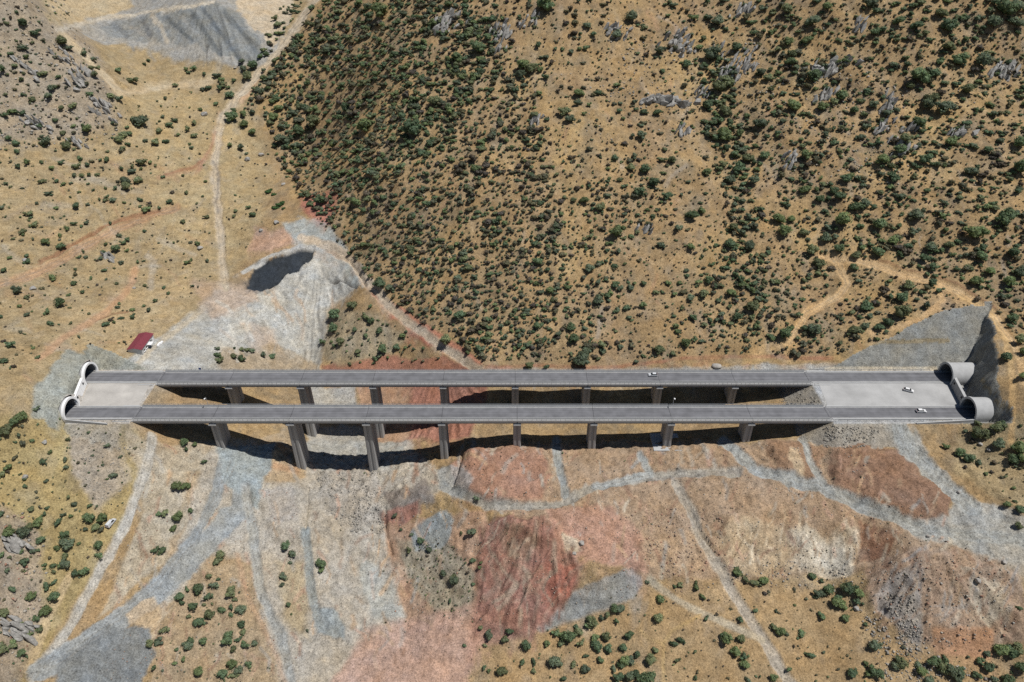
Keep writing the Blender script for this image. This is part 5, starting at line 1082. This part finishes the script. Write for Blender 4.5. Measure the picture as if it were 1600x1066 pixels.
for k, a in enumerate(((702,30,55,45,'grey crag in the dense scrub at the top edge'),(785,52,34,62,'tall grey crag at the top, left of centre'),(828,32,34,24,'low grey rocks on the tan hill near the top'),(962,52,46,20,'shrub-covered rock band left of the big crag'),(1062,68,46,50,'big pale grey crag in the upper middle of the hill'),
    (1118,85,26,24,'small crag just right of the big pale crag'),(1168,92,30,46,'upright grey crag at the ravine head'),(1142,116,40,34,'pale crag with an oak in front beside the ravine'),(1042,158,100,16,'long low rock ledge below the big pale crag'),(1155,20,50,15,'thin rock ledge near the top edge'),
    (1290,112,90,18,'long rock band right of the ravine'),(1392,160,24,46,'slanting rock rib on the right hill, upper'),(1384,198,34,22,'slanting rock rib on the right hill, lower'),(1565,113,70,22,'dark rock band near the right edge'),(1098,145,28,26,'small crag left of the ravine'),
    (1010,362,30,9,'low white rocks in the middle of the hill'),(1068,205,26,14,'small rocks right of the low ledge'),(832,190,26,14,'rocks among shrubs on the upper left tan hill'),(120,115,34,56,'grey crag on the rocky left slope'),(98,85,30,26,'upper crag on the rocky left slope'),
    (160,172,46,26,'reddish rocks at the foot of the left slope'),(40,110,36,22,'rocks at the left edge of the top left slope'),(55,195,40,18,'low rocks on the left slope'),(115,225,40,14,'scattered ledge below the rocky left slope'),(20,850,30,26,'rocks on the lower left slope'),(25,985,40,30,'rocks in the bottom left corner'),
    (160,400,36,14,'boulder field among shrubs on the left slope'),(1422,200,30,14,'small rocks beside the dark thicket'),(1290,150,40,16,'rocks below the long rock band'),(1235,250,36,24,'broken rocks in the stony patch right of the ravine'),(1408,228,30,30,'dark rocks below the slanting ribs on the right hill'),(1500,210,46,16,'low rock band in the middle of the right hill'),(1345,40,30,16,'small rocks near the top right of the ravine'))):
    outcrop(a[0], a[1], a[2], a[3], 40 + k, a[4], lean=(-0.4 if a[0] < 700 else 0.5))

# loose stones: too many and too small to tell apart
def stones(poly, n, smin, smax, seed, pal):
    rng = np.random.default_rng(seed); p = np.array(poly, float); out = []
    X = rng.uniform(p[:, 0].min(), p[:, 0].max(), n * 3); Y = rng.uniform(p[:, 1].min(), p[:, 1].max(), n * 3)
    k = inside(X, Y, poly); X, Y = X[k][:n], Y[k][:n]; k = fbm(X / 22 + seed, Y / 18, 3) > -0.1 - 0.2 * rng.uniform(size=len(X)); X, Y = X[k], Y[k]
    P, ok = ground_at(X, Y); bt = lookup(BARE, P[:, 0], P[:, 1]); s = smin + (smax - smin) * rng.uniform(0, 1, len(X)) ** 3
    return [(P[i], s[i], pal[rng.integers(len(pal))] * rng.uniform(.8, 1.2)) for i in range(len(X)) if ok[i] and bt[i] < 0.5]
GR = [lin((170,166,158)) * .8, lin((150,144,134)) * .8, lin((186,178,164)) * .8]; RD = [lin((170,130,110)) * .8, lin((160,140,124)) * .8, lin((186,160,140)) * .8]
ST = []
ST += stones([(492,735),(595,735),(605,835),(540,830),(505,790)], 1300, 0.3, 1.2, 1, GR)
ST += stones([(1340,880),(1450,870),(1580,900),(1590,990),(1440,1020),(1370,980)], 700, 0.3, 1.3, 2, GR + RD)
ST += stones([(1380,930),(1430,930),(1440,1020),(1400,1000)], 600, 0.3, 1.2, 3, GR)
ST += stones([(1220,600),(1300,600),(1300,640),(1215,640)], 500, 0.4, 1.1, 4, GR)
ST += stones([(1285,664),(1380,668),(1350,700),(1290,700)], 450, 0.4, 1.2, 5, GR)
ST += stones([(-60,-20),(90,-20),(170,110),(200,220),(-60,240)], 1300, 0.5, 2.6, 6, GR)
ST += stones([(-60,790),(60,800),(80,930),(40,1066),(-60,1066)], 500, 0.4, 1.8, 7, GR + RD)
ST += stones([(105,670),(205,680),(200,770),(140,790)], 300, 0.3, 1.2, 8, GR)
ST += stones([(970,800),(1130,790),(1130,890),(1030,900)], 500, 0.3, 1.3, 9, RD)
ST += stones([(1340,950),(1430,1010),(1560,1066),(1380,1066)], 500, 0.4, 1.7, 10, GR)
ST += stones([(1130,870),(1345,880),(1345,930),(1140,910)], 350, 0.3, 1.3, 11, GR)
ST += stones([(940,40),(1200,60),(1200,180),(950,180)], 500, 0.5, 2.2, 12, GR)
ST += stones([(1200,100),(1420,100),(1430,290),(1210,290)], 900, 0.4, 2.0, 13, GR)
ST += stones([(20,240),(240,240),(240,420),(20,480)], 500, 0.3, 1.1, 14, GR)
ST += stones([(600,690),(1300,690),(1590,900),(1000,930),(600,1000)], 3200, 0.25, 0.9, 15, RD + GR)
ST += stones([(200,690),(480,690),(480,1066),(160,1066)], 1800, 0.25, 0.8, 16, GR + RD)
ST += stones([(640,470),(900,250),(1300,300),(1590,300),(1590,20),(600,20)], 1200, 0.4, 1.6, 17, GR)
V0 = np.array([(1,0,0),(-1,0,0),(0,1,0),(0,-1,0),(0,0,1),(0,0,-1)], float) * 0.5; F0 = np.array([(0,2,4),(2,1,4),(1,3,4),(3,0,4),(2,0,5),(1,2,5),(3,1,5),(0,3,5)])
n = len(ST); pos = np.array([s[0] for s in ST]); sz = np.array([s[1] for s in ST]); cl = np.array([s[2] for s in ST])
q = V0[None] * RNG.uniform(.6, 1.3, (n, 6, 1)); a = RNG.uniform(0, 6.28, n); ca, sa = np.cos(a)[:, None], np.sin(a)[:, None]
q = np.stack([q[..., 0] * ca - q[..., 1] * sa, q[..., 0] * sa + q[..., 1] * ca, q[..., 2] * 0.75], -1) * sz[:, None, None] + pos[:, None] + np.array((0, 0, 0.12)) * sz[:, None, None]
M['stone'] = bpy.data.materials.new('loose_stone'); nt, N, L, B = nodes(M['stone']); at_ = N.new('ShaderNodeAttribute'); at_.attribute_name = 'Col'; L.new(at_.outputs['Color'], B.inputs['Base Color']); B.inputs['Roughness'].default_value = 0.95
o = obj('stones', mesh_np('stones', q.reshape(-1, 3), (F0[None] + 6 * np.arange(n)[:, None, None]).reshape(-1, 3), M['stone'], np.repeat(cl, 6, 0))); tag(o, 'loose stones and rubble strewn over the slopes', 'stones', kind='stuff')
